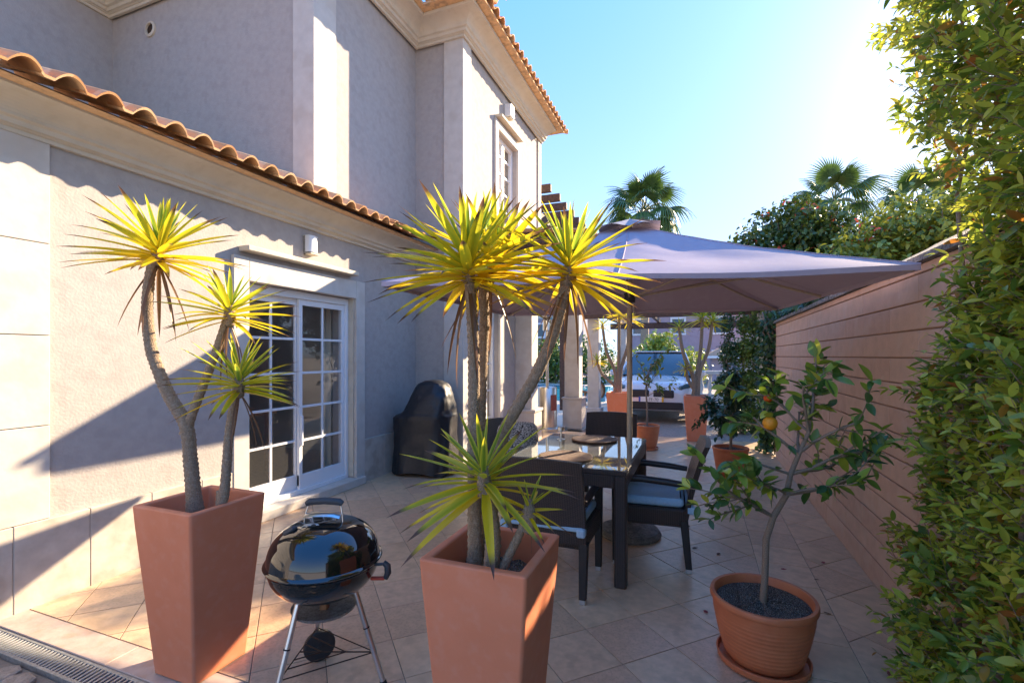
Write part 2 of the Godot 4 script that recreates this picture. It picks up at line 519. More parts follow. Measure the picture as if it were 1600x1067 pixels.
func cornice(parent: Node, path: Array, y0: float, m: Material, prof: Array, called := "cornice"):
	var b := MB.new()
	var offs := []
	for i in path.size():
		var d1: Vector2 = (path[i] - path[maxi(i - 1, 0)]).normalized() if i > 0 else (path[1] - path[0]).normalized()
		var d2: Vector2 = (path[mini(i + 1, path.size() - 1)] - path[i]).normalized() if i < path.size() - 1 else d1
		var n1 := Vector2(-d1.y, d1.x)
		var n2 := Vector2(-d2.y, d2.x)
		offs.append((n1 + n2) / (1.0 + n1.dot(n2)))
	for i in path.size() - 1:
		for k in prof.size() - 1:
			var q := []
			for e: Array in [[i, k], [i + 1, k], [i + 1, k + 1], [i, k + 1]]:
				var p: Vector2 = path[e[0]] + offs[e[0]] * prof[e[1]].x
				q.append(V(p.x, y0 + prof[e[1]].y, p.y))
			b.quad(q[0], q[1], q[2], q[3])
	part(parent, called, b, m)
func wallbox(h: Node, x0: float, x1: float, y0: float, y1: float, z0: float, z1: float, m: Material, called := "wall", ch := 0.0):
	return boxp(h, called, V((x0 + x1) / 2, (y0 + y1) / 2, (z0 + z1) / 2), V(absf(x1 - x0), absf(y1 - y0), absf(z1 - z0)), m, ch)
func house():
	rng.seed = 11
	TILE = tile_mesh()
	var h := thing("house", "two storey house with grey plaster walls, cream cornices and clay roof tiles", "house")
	# ground floor long wall x = -3.6 with the sliding door opening z -3.01..-4.385, y 0.1..2.09
	var P: Material = M.plaster
	wallbox(h, -3.9, -3.6, -0.05, 2.75, -1.663, -3.01, P)
	wallbox(h, -3.9, -3.6, 2.09, 2.75, -3.01, -4.385, P)
	wallbox(h, -3.9, -3.6, -0.05, 2.75, -4.385, -5.65, P)
	wallbox(h, -3.9, -3.6, -0.05, 0.06, -3.01, -4.385, P)
	wallbox(h, -3.9, -3.604, -0.05, 2.75, 2.6, -1.663, P)
	# room behind the door
	wallbox(h, -7.4, -3.9, -0.02, 0.05, -1.6, -5.6, M.wood, "room_floor")
	wallbox(h, -7.4, -3.9, 2.6, 2.7, -1.6, -5.6, M.room, "room_ceiling")
	wallbox(h, -7.5, -7.4, -0.02, 2.7, -1.6, -5.6, M.room, "room_wall")
	wallbox(h, -7.4, -3.9, 0.05, 2.6, -1.5, -1.6, M.room, "room_wall")
	wallbox(h, -7.4, -3.9, 0.05, 2.6, -5.6, -5.64, M.room, "room_wall")
	# corner pilaster of stone panels
	var ys := [0.49, 1.04, 1.57, 2.11, 2.72]
	for i in 4:
		for k in 3:
			wallbox(h, -3.604, -3.578, ys[i] + 0.002, ys[i + 1] - 0.002, -1.663 + k * 0.9, -1.663 + 0.898 + k * 0.9, M.stone, "stone_panel", 0.003)
	# plinth panels with a chamfered top
	var z := 0.7
	while z > -5.6:
		var z1 := maxf(z - 0.366, -5.648)
		if z1 < -2.86 and z1 > -4.55 and z > -4.55:
			if z > -2.86: z1 = -2.86
			else:
				z = -4.535
				continue
		wallbox(h, -3.604, -3.572, -0.02, 0.49, z - 0.001, z1 + 0.001, M.plinth, "plinth_panel", 0.004)
		z = z1
	# door surround, ledge and sill
	wallbox(h, -3.6, -3.565, 0.06, 2.289, -2.86, -3.01, M.stone, "door_surround", 0.004)
	wallbox(h, -3.6, -3.565, 0.06, 2.289, -4.385, -4.535, M.stone, "door_surround", 0.004)
	wallbox(h, -3.6, -3.566, 2.09, 2.287, -3.01, -4.385, M.stone, "door_surround", 0.004)
	wallbox(h, -3.74, -3.6, 0.1, 2.09, -4.374, -4.385, M.cornice, "door_reveal")
	wallbox(h, -3.6, -3.48, 2.33, 2.375, -2.93, -4.33, M.cornice, "door_ledge", 0.006)
	wallbox(h, -3.76, -3.52, 0.0, 0.085, -2.9, -4.5, M.stone, "door_sill", 0.006)
	# sliding door
	var d := Node3D.new()
	add(d, "sliding_door", h)
	d.position = V(-3.72, 0.085, -3.012)
	var W := 1.36
	var H := 2.0
	var b := MB.new()
	b.box(V(0, 0.02, -W / 2), V(0.11, 0.04, W), 0.003)
	b.box(V(0, H - 0.035, -W / 2), V(0.11, 0.07, W), 0.003)
	b.box(V(0, H / 2, -0.02), V(0.108, H, 0.04), 0.003)
	b.box(V(0, H / 2, -W + 0.02), V(0.108, H, 0.04), 0.003)
	part(d, "frame", b, M.white)
	for k in 2:
		var z0 := -0.04 - k * 0.625
		var wd := 0.655
		var px := 0.018 - 0.036 * (1 - k)
		b = MB.new()
		b.box(V(px, 0.11, z0 - wd / 2), V(0.03, 0.14, wd), 0.003)
		b.box(V(px, H - 0.1, z0 - wd / 2), V(0.03, 0.06, wd), 0.003)
		b.box(V(px, H / 2, z0 - 0.022), V(0.031, H - 0.14, 0.044), 0.003)
		b.box(V(px, H / 2, z0 - wd + 0.022), V(0.031, H - 0.14, 0.044), 0.003)
		part(d, "sash", b, M.white)
		var gx0 := z0 - 0.044
		var gw := (wd - 0.088) / 2
		var gh := (H - 0.13 - 0.18) / 5
		for i in 2:
			for j in 5:
				b = MB.new()
				b.quad(V(px, 0.18 + j * gh, gx0 - i * gw), V(px, 0.18 + j * gh, gx0 - (i + 1) * gw), V(px, 0.18 + (j + 1) * gh, gx0 - (i + 1) * gw), V(px, 0.18 + (j + 1) * gh, gx0 - i * gw))
				part(d, "pane", b, M.glass)
		boxp(d, "muntin", V(px, 0.18 + 2.5 * gh, gx0 - gw), V(0.018, gh * 5, 0.024), M.white, 0.002)
		for j in range(1, 5):
			boxp(d, "muntin", V(px, 0.18 + j * gh, gx0 - gw), V(0.0165, 0.024, gw * 2), M.white, 0.002)
	boxp(d, "handle", V(0.045, 0.62, -0.687), V(0.025, 0.3, 0.03), M.white, 0.006)
	# upper storey
	wallbox(h, -7.0, -6.79, 2.9, 5.9, 3.0, -4.0, P)
	wallbox(h, -6.79, -3.66, 2.9, 5.9, -3.775, -4.0, P)
	wallbox(h, -3.9, -3.6, 2.7, 5.9, -4.0, -5.65, P)
	wallbox(h, -3.84, -3.57, 2.8, 5.7, -3.745, -4.07, M.stone, "pilaster", 0.004)
	wallbox(h, -3.9, -2.95, -0.05, 5.9, -5.65, -5.9, P)
	wallbox(h, -3.146, -2.86, -0.05, 5.7, -5.62, -5.87, M.stone, "pilaster", 0.004)
	# wing front x = -2.89: windows z -6.95..-7.75 up, -6.25..-6.85 down
	wallbox(h, -3.2, -2.89, -0.05, 2.9, -5.88, -6.28, P)
	wallbox(h, -3.2, -2.89, 2.15, 2.9, -6.28, -6.88, P)
	wallbox(h, -3.2, -2.89, -0.05, 2.9, -6.88, -7.62, P)
	wallbox(h, -3.2, -2.89, 2.9, 5.9, -5.88, -6.82, P)
	wallbox(h, -3.2, -2.89, 2.9, 3.55, -6.82, -7.68, P)
	wallbox(h, -3.2, -2.89, 4.95, 5.9, -6.82, -7.68, P)
	wallbox(h, -3.2, -2.89, 2.62, 5.9, -7.68, -8.97, P)
	wallbox(h, -7.0, -3.2, 2.62, 5.9, -8.7, -8.97, P)
	wallbox(h, -4.0, -3.9, -0.05, 2.9, -6.0, -9.0, M.plinth, "porch_back_wall")
	wallbox(h, -3.2, -2.86, 5.4, 5.7, -8.82, -8.985, M.stone, "pilaster", 0.004)
	wallbox(h, -3.2, -2.86, 2.7, 5.4, -8.82, -8.985, M.stone, "pilaster", 0.004)
	wallbox(h, -2.9, -2.865, -0.02, 0.49, -5.88, -6.2, M.plinth, "plinth_panel", 0.004)
	wallbox(h, -2.9, -2.865, -0.02, 0.49, -6.95, -7.6, M.plinth, "plinth_panel", 0.004)
	wallbox(h, -3.56, -3.15, -0.02, 0.49, -5.61, -5.655, M.plinth, "plinth_panel", 0.004)
	# column with pedestal at the end of the wall, and the far porch column
	wallbox(h, -2.94, -2.6, 0.55, 2.62, -7.64, -7.98, M.stone, "column", 0.006)
	wallbox(h, -2.98, -2.54, 0.0, 0.5, -7.6, -8.02, M.stone, "pedestal", 0.006)
	wallbox(h, -3.0, -2.52, 0.5, 0.55, -7.58, -8.04, M.stone, "pedestal_cap", 0.008)
	wallbox(h, -2.5, -2.2, 0.62, 2.62, -9.4, -9.7, M.stone, "column", 0.006)
	wallbox(h, -2.53, -2.14, 0.0, 0.58, -9.36, -9.74, M.stone, "pedestal", 0.006)
	wallbox(h, -2.55, -2.12, 0.58, 0.62, -9.34, -9.76, M.stone, "pedestal_cap", 0.008)
	# windows of the wing
	for w: Array in [[3.55, 4.95, -6.82, -7.68], [0.1, 2.15, -6.28, -6.88]]:
		var win := Node3D.new()
		add(win, "window", h)
		var yc: float = (w[0] + w[1]) / 2
		var hh: float = w[1] - w[0]
		var zc: float = (w[2] + w[3]) / 2
		var ww: float = w[2] - w[3]
		win.position = V(-2.89, yc, zc)
		b = MB.new()
		for s in [-1, 1]:
			b.box(V(0.012, 0, s * (ww / 2 + 0.06)), V(0.05, hh + 0.24, 0.12), 0.004)
			b.box(V(0.011, s * (hh / 2 + 0.06), 0), V(0.05, 0.12, ww), 0.004)
		part(win, "surround", b, M.stone)
		b = MB.new()
		for s in [-1, 1]:
			b.box(V(-0.1, 0, s * (ww / 2 - 0.03)), V(0.06, hh, 0.06), 0.003)
			b.box(V(-0.1, s * (hh / 2 - 0.03), 0), V(0.058, 0.06, ww), 0.003)
		b.box(V(-0.1, 0, 0), V(0.059, hh, 0.07), 0.003)
		part(win, "frame", b, M.white)
		for s in [-1, 1]:
			b = MB.new()
			var a: float = s * ww * 0.25
			var e := ww * 0.22
			b.quad(V(-0.1, -hh / 2 + 0.05, a + e), V(-0.1, -hh / 2 + 0.05, a - e), V(-0.1, hh / 2 - 0.05, a - e), V(-0.1, hh / 2 - 0.05, a + e))
			part(win, "pane", b, M.glass)
			for k in 4: boxp(win, "muntin", V(-0.1, -hh / 2 + hh * (k + 1) / 5, a), V(0.02, 0.022, e * 2), M.white)
		boxp(win, "blind", V(-0.2, 0, 0), V(0.02, hh, ww), M.room)
		boxp(win, "ledge", V(0.05, hh / 2 + 0.17, 0.02), V(0.14, 0.045, ww + 0.1), M.cornice, 0.006)
	# cornices
	var prof := [Vector2(0, 0), Vector2(0.03, 0), Vector2(0.034, 0.022), Vector2(0.05, 0.026), Vector2(0.052, 0.03), Vector2(0.075, 0.034), Vector2(0.08, 0.052), Vector2(0.085, 0.06), Vector2(0.10, 0.064)]
	for i in 9:
		var a := PI / 2 * i / 8
		prof.append(Vector2(0.11 + 0.17 * (1 - cos(a)), 0.068 + 0.085 * sin(a)))
	prof.append_array([Vector2(0.30, 0.153), Vector2(0.30, 0.185), Vector2(0.0, 0.2)])
	cornice(h, [Vector2(-3.6, 2.6), Vector2(-3.6, -5.65)], 2.70, M.cornice, prof)
	var prof2 := []
	for p: Vector2 in prof: prof2.append(Vector2(p.x, p.y * 1.25))
	var up := [Vector2(-6.79, 3.0), Vector2(-6.79, -3.75), Vector2(-3.57, -3.75), Vector2(-3.57, -5.62), Vector2(-2.86, -5.62), Vector2(-2.86, -9.0)]
	cornice(h, up, 5.61, M.cornice, prof2)
	# roofs
	var lower := Node3D.new()
	add(lower, "lower_roof", h)
	b = MB.new()
	b.quad(V(-3.22, 2.875, 2.6), V(-3.22, 2.875, -3.76), V(-6.8, 3.95, -3.76), V(-6.8, 3.95, 2.6))
	b.quad(V(-3.22, 2.875, -3.76), V(-3.22, 2.875, -5.64), V(-3.6, 3.0, -5.64), V(-3.6, 3.0, -3.76))
	b.quad(V(-3.6, 2.86, 2.6), V(-3.6, 2.86, -5.64), V(-3.22, 2.868, -5.64), V(-3.22, 2.868, 2.6))
	part(lower, "roof_deck", b, M.tile[3])
	eave(lower, V(-3.155, 2.895, -1.479 + TP * 16 + 0.05), V(0, 0, -1), V(1, 0, 0), 38, 1)
	eave(lower, V(-3.155, 2.895, -1.479 + 0.05), V(0, 0, -1), V(1, 0, 0), 22, 2)
	var upper := Node3D.new()
	add(upper, "upper_roof", h)
	var yu := 5.845
	b = MB.new()
	for q: Array in [[-7.2, -3.2, -4.05, -9.2], [-3.2, -2.45, -5.2, -9.2], [-7.2, -6.38, 3.0, -4.0]]:
		b.box(V((q[0] + q[1]) / 2, yu + 0.015, (q[2] + q[3]) / 2), V(q[1] - q[0], 0.03, q[2] - q[3]))
	b.box(V(-5.2, yu + 0.014, -3.7), V(3.9, 0.03, 0.72))
	part(upper, "roof_deck", b, M.tile[3])
	eave(upper, V(-2.41, yu + 0.02, -5.2), V(0, 0, -1), V(1, 0, 0), 22, 3)
	eave(upper, V(-3.1, yu + 0.021, -5.17), V(1, 0, 0), V(0, 0, 1), 4, 2)
	eave(upper, V(-3.125, yu + 0.022, -3.4), V(0, 0, -1), V(1, 0, 0), 9, 2)
	eave(upper, V(-6.1, yu + 0.021, -3.3), V(1, 0, 0), V(0, 0, 1), 16, 2)
	# unseen tiled porch roof, assumed behind the parasol to cast the diagonal wall shadow
	var por := Node3D.new()
	add(por, "assumed_porch_roof", h)
	b = MB.new()
	b.box(V(-2.06, 2.93, -7.2), V(1.66, 0.08, 2.8), 0.0, Basis(Vector3(0, 0, 1), -0.03))
	part(por, "roof_deck", b, M.timber)
	eave(por, V(-1.2, 2.955, -5.76), V(0, 0, -1), V(1, 0, 0), 15, 5, 0.06)
	# vent in the gable wall
	var vt := Node3D.new()
	add(vt, "vent", h)
	vt.position = V(-6.065, 5.33, -3.775)
	vt.rotation.x = PI / 2
	b = MB.new()
	b.lathe([Vector2(0.06, 0), Vector2(0.09, 0), Vector2(0.09, 0.02), Vector2(0.065, 0.028), Vector2(0.062, 0.004)], 20)
	part(vt, "ring", b, M.cornice)
	b = MB.new()
	b.lathe([Vector2(0, 0.006), Vector2(0.062, 0.006)], 20)
	part(vt, "mesh_disc", b, M.wire)
	# things on the wall and inside
	var lamp := thing("wall_lamp", "white half round wall lamp on the plaster above the sliding door", "lamp", V(-3.6, 2.447, -3.7))
	b = MB.new()
	var rows := []
	for y: float in [0.0, 0.16]:
		var r := PackedVector3Array()
		for i in 9:
			var a := -PI / 2 + PI * i / 8
			r.append(V(0.03 + 0.06 * pow(maxf(cos(a), 0), 0.6), y + 0.02, -0.065 * sin(a)))
		rows.append(r)
	b.patch(rows)
	b.prism(PackedVector2Array([Vector2(0.0, -0.065), Vector2(0.07, -0.065), Vector2(0.09, 0), Vector2(0.07, 0.065), Vector2(0.0, 0.065)]), 0.178, 0.182)
	part(lamp, "shade", b, M.white)
	boxp(lamp, "backplate", V(0.014, 0.09, 0), V(0.03, 0.19, 0.11), M.galv, 0.003)
	boxp(lamp, "base_shelf", V(0.045, 0.004, 0), V(0.09, 0.016, 0.11), M.cornice, 0.003)
	lamp = thing("wall_lamp", "white wall lamp above the upper window of the wing", "lamp", V(-2.89, 5.28, -7.2))
	boxp(lamp, "shade", V(0.06, 0.1, 0), V(0.12, 0.2, 0.16), M.white, 0.01)
	boxp(lamp, "base_shelf", V(0.05, -0.008, 0), V(0.1, 0.016, 0.13), M.cornice, 0.003)
	var tb := thing("indoor_table", "brown wooden table standing inside behind the glass door", "table", V(-5.2, 0.05, -3.6))
	boxp(tb, "table_top", V(0, 0.73, 0), V(1.0, 0.04, 1.5), M.wood, 0.006)
	for s in [-1, 1]:
		for t in [-1, 1]: boxp(tb, "leg", V(s * 0.44, 0.355, t * 0.68), V(0.07, 0.71, 0.07), M.wood, 0.004)
	var cu := thing("curtain", "cream curtain hanging inside the glass door", "curtain", V(-3.93, 0.06, -4.48))
	rows = []
	for y: float in [0.0, 2.5]:
		var r := PackedVector3Array()
		for i in 29: r.append(V(-0.045 + 0.03 * sin(i * 0.75), y, -0.17 + i * 0.0125))
		rows.append(r)
	b = MB.new()
	b.patch(rows)
	part(cu, "cloth", b, M.curtain)
	# timber pergola above, past the end of the wing
	var pg := thing("roof_terrace_pergola", "dark brown timber rafters jutting out past the end of the wing", "pergola", V(0, 0, 0))
	for i in 6: boxp(pg, "rafter", V(-3.7, 4.83, -9.3 - i * 0.62), V(1.9 + 0.04 * (i % 2), 0.16, 0.1), M.timber, 0.01)
	boxp(pg, "beam", V(-3.4, 4.66, -10.9), V(0.12, 0.18, 3.86), M.timber, 0.01)
	boxp(pg, "post", V(-3.4, 2.25, -12.6), V(0.14, 4.64, 0.14), M.timber, 0.01)
	boxp(pg, "post", V(-3.4, 2.25, -9.2), V(0.14, 4.64, 0.14), M.timber, 0.01)

func boundary_wall():
	var w := thing("boundary_wall", "long salmon concrete block wall with grey stone coping along the patio", "wall")
	rng.seed = 21
	var core := MB.new()
	core.box(V(1.16, 0.95, -3.4), V(0.19, 1.94, 8.76))
	part(w, "core", core, M.joint)
	var y := -0.02
	for k in 14:
		var h := 0.177 if k == 0 else 0.1425
		if k == 13: h = 1.915 - y
		var z := 0.98 + (0.0 if k % 2 else 0.4)
		while z > -7.77:
			var ln := 0.88
			var z1 := maxf(z - ln, -7.78)
			if z <= 0.99 or z1 < 0.98:
				var za := minf(z, 0.98)
				boxp(w, "block", V(1.125, y + h / 2, (za + z1) / 2), V(0.15 + R(-0.003, 0.003), h - 0.008, za - z1 - 0.0006), M.block[rng.randi() % 3], 0.003)
			z = z1
		y += h
	var zc := 0.98
	while zc > -7.8:
		var b := MB.new()
		var ln := R(0.5, 0.62)
		var pts := [V(1.02, 1.915, 0), V(1.02, 1.945, 0), V(1.14, 2.02, 0), V(1.30, 2.03, 0), V(1.30, 1.915, 0)]
		var j := R(-0.006, 0.006)
		for i in 5:
			var a: Vector3 = pts[i] + V(j, 0, zc - 0.002)
			var c: Vector3 = pts[(i + 1) % 5] + V(j, 0, zc - 0.002)
			var dz := V(0, 0, -ln + 0.004)
			b.quad(a, c, c + dz, a + dz)
		for e in 2:
			var o := V(j, 0, zc - 0.002 + (0.0 if e == 0 else -ln + 0.004))
			for i in range(1, 4):
				if e: b.tri(pts[0] + o, pts[i] + o, pts[i + 1] + o)
				else: b.tri(pts[0] + o, pts[i + 1] + o, pts[i] + o)
		part(w, "coping_stone", b, M.coping)
		zc -= ln

# ---------- plants
func rsq(half: float, r: float, y: float) -> PackedVector3Array:
	var o := PackedVector3Array()
	for k in 4:
		for i in 5:
			var a := PI / 2 * (k + i / 4.0)
			var s := Vector2([1, -1, -1, 1][k], [1, 1, -1, -1][k]) * (half - r)
			o.append(V(s.x + cos(a) * r, y, s.y + sin(a) * r))
	return o
func planter(label: String, at: Vector3, top: float, base: float, h: float, m: Material) -> Node3D:
	var t := thing("planter", label, "planter", at, 0.0, "tall square clay planters")
	var b := MB.new()
	var rows := []
	for k in 9: rows.append(rsq(lerpf(base, top, k / 8.0) / 2 if k < 8 else top / 2 - 0.0015, 0.014, 0.004 + (h - 0.012) * k / 8.0))
	for e: Array in [[0.0015, 0.005], [0.005, 0.001], [0.012, 0.0], [0.026, 0.0], [0.033, 0.002], [0.036, 0.009]]: rows.append(rsq(top / 2 - e[0], 0.013, h - e[1]))
	rows.append(rsq(top / 2 - 0.06, 0.013, h - 0.13))
	for r: int in rows.size(): rows[r] = PackedVector3Array(Array(rows[r]).map(func(p): return V(-p.x, p.y, p.z)))
	b.patch(rows, true)
	b.box(V(0, 0.012, 0), V(base - 0.02, 0.02, base - 0.02))
	part(t, "pot", b, m)
	b = MB.new()
	var soil := []
	for i in 12:
		var r := PackedVector3Array()
		for j in 12:
			var w := top - 0.09
			r.append(V(-w / 2 + w * j / 11.0, h - 0.1 + R(-0.008, 0.008), -w / 2 + w * i / 11.0))
		soil.append(r)
	b.patch(soil)
	part(t, "soil", b, M.soil)
	return t
func yleaf(ln: float, wd: float, droop: float, edge: Color, mid: Color, tip: Color) -> ArrayMesh:
	var b := MB.new()
	var rows := []
	var cols := []
	for i in 9:
		var t := i / 8.0
		var w := wd * minf(1.0, 0.62 + 1.6 * t) * pow(maxf(1.0 - pow(t, 2.4), 0.0), 0.75) * 0.5 + 0.0006
		var r := PackedVector3Array()
		for k: float in [-1.0, -0.62, 0.0, 0.62, 1.0]:
			r.append(V(ln * t * (1 - 0.12 * droop * t), -ln * droop * t * t * 0.5 + absf(k) * w * 0.42, k * w))
			var q := mid if absf(k) < 0.9 else edge
			if absf(k) < 0.7 and absf(k) > 0.1: q = mid.lerp(edge, 0.35)
			if t > 0.86: q = tip
			cols.append(q)
		rows.append(r)
	b.patch(rows)
	b.c = PackedColorArray(cols)
	return b.mesh()
var YL := []
func make_yleaves():
	var y1 := Color(0.76, 0.68, 0.05)
	var y2 := Color(0.84, 0.64, 0.02)
	var g1 := Color(0.15, 0.29, 0.035)
	var g2 := Color(0.46, 0.48, 0.035)
	var br := Color(0.13, 0.07, 0.04)
	for k in 3:
		var d: float = [0.05, 0.2, 0.38][k]
		YL.append([yleaf(1, 0.108, d, y1, g1, y1), yleaf(1, 0.108, d, y2, g2, br), yleaf(1, 0.10, d, y2, Color(0.80, 0.60, 0.02), br), yleaf(1, 0.05, d + 0.1, br, Color(0.19, 0.11, 0.06), br)])
func crown(plant: Node, at: Vector3, n: int, ln: float, greenness: float, dead := 5, tilt := Vector3.UP, spread := 108.0):
	var cr := Node3D.new()
	add(cr, "crown", plant)
	cr.position = at
	var az := R(0, TAU)
	tilt = tilt.normalized()
	var sx := tilt.cross(Vector3.FORWARD).normalized()
	var sz := sx.cross(tilt)
	for i in n + dead:
		var t := float(i) / n
		az += 2.39996 + R(-0.25, 0.25)
		var th := deg_to_rad(6.0 + spread * pow(t, 0.6) + R(-7, 7))
		var kind := 0
		if i >= n:
			th = deg_to_rad(R(142, 168)); kind = 3
		elif t > 1.0 - (1.0 - greenness) * 0.9: kind = 2
		elif t > greenness * 0.42: kind = 1
		var dir := tilt * cos(th) + (sx * cos(az) + sz * sin(az)) * sin(th)
		var up := (tilt - dir * tilt.dot(dir))
		if up.length() < 0.05: up = sx
		up = up.normalized()
		if th > PI * 0.5: up = (up + Vector3.UP * 0.3 - dir * dir.dot(up + Vector3.UP * 0.3)).normalized()
		var side := dir.cross(up)
		var len := ln * (0.62 + 0.38 * minf(1.0, t * 2.2)) * R(0.88, 1.08)
		var dr := 0 if t < 0.35 else (1 if rng.randf() < 0.75 else 2)
		var roll := R(-0.35, 0.35)
		var bs := Basis(dir, up, side) * Basis(Vector3.RIGHT, roll)
		part(cr, "leaf", YL[dr][kind], M.yucca, Transform3D(bs.scaled_local(V(len, len, len * R(0.85, 1.05))), dir * 0.012 - tilt * (0.075 * minf(t, 1.0) * ln / 0.33)))
	var b := MB.new()
	b.lathe([Vector2(0.0, -0.1), Vector2(0.022, -0.085), Vector2(0.026, -0.03), Vector2(0.012, 0.02), Vector2(0, 0.03)], 8)
	part(cr, "heart", b, M.bark)
func ytrunk(plant: Node, pts: Array, r0: float, r1: float, rings := 90.0):
	var cv := Curve3D.new()
	for i in pts.size():
		var t: Vector3 = (pts[mini(i + 1, pts.size() - 1)] - pts[maxi(i - 1, 0)]) * 0.17
		cv.add_point(pts[i], -t, t)
	var ln := cv.get_baked_length()
	var m := int(ln * rings)
	var p := []
	var q := []
	for i in m + 1:
		var t := float(i) / m
		p.append(cv.sample_baked(ln * t, true))
		var r := lerpf(r0, r1, pow(t, 0.6))
		if t < 0.12: r *= 1.0 + 0.55 * pow(1 - t / 0.12, 2)
		q.append(r * (1.0 + (0.07 if i % 2 else -0.05) + R(-0.035, 0.035)))
	var b := MB.new()
	b.tube(p, q, 11)
	part(plant, "trunk", b, M.bark)

func leafm(wd: float, fold: float, droop: float) -> ArrayMesh:
	# a leaf one unit long along +x
	var b := MB.new()
	var rows := []
	for i in 6:
		var t := i / 5.0
		var w := wd * 0.5 * pow(sin(PI * clampf(t * 0.94 + 0.03, 0, 1)), 0.8) * (1.15 - 0.3 * t) + 0.002
		var r := PackedVector3Array()
		for k: float in [-1.0, 0.0, 1.0]: r.append(V(t, -droop * t * t + absf(k) * w * fold, k * w))
		rows.append(r)
	b.patch(rows)
	return b.mesh()
func aim(dir: Vector3, up: Vector3, s: float) -> Basis:
	var d := dir.normalized()
	var u := (up - d * up.dot(d))
	if u.length() < 0.02: u = d.cross(Vector3.RIGHT)
	u = u.normalized()
	return Basis(d, u, d.cross(u)).scaled_local(Vector3.ONE * s)
func mass(parent: Node, called: String, mesh: Mesh, m: Material, tr: Array, cols: Array) -> MultiMeshInstance3D:
	var mm := MultiMesh.new()
	mm.transform_format = MultiMesh.TRANSFORM_3D
	mm.use_colors = true
	mm.mesh = mesh
	mm.instance_count = tr.size()
	for i in tr.size():
		mm.set_instance_transform(i, tr[i]); mm.set_instance_color(i, cols[i])
	var o := MultiMeshInstance3D.new()
	o.multimesh = mm
	o.material_override = m
	add(o, called, parent)
	return tag(o, "", "", "", "stuff")
func rdir() -> Vector3:
	var z := R(-1, 1)
	var a := R(0, TAU)
	return V(sqrt(1 - z * z) * cos(a), z, sqrt(1 - z * z) * sin(a))
func tint(a: Color, b: Color) -> Color: return a.lerp(b, rng.randf())

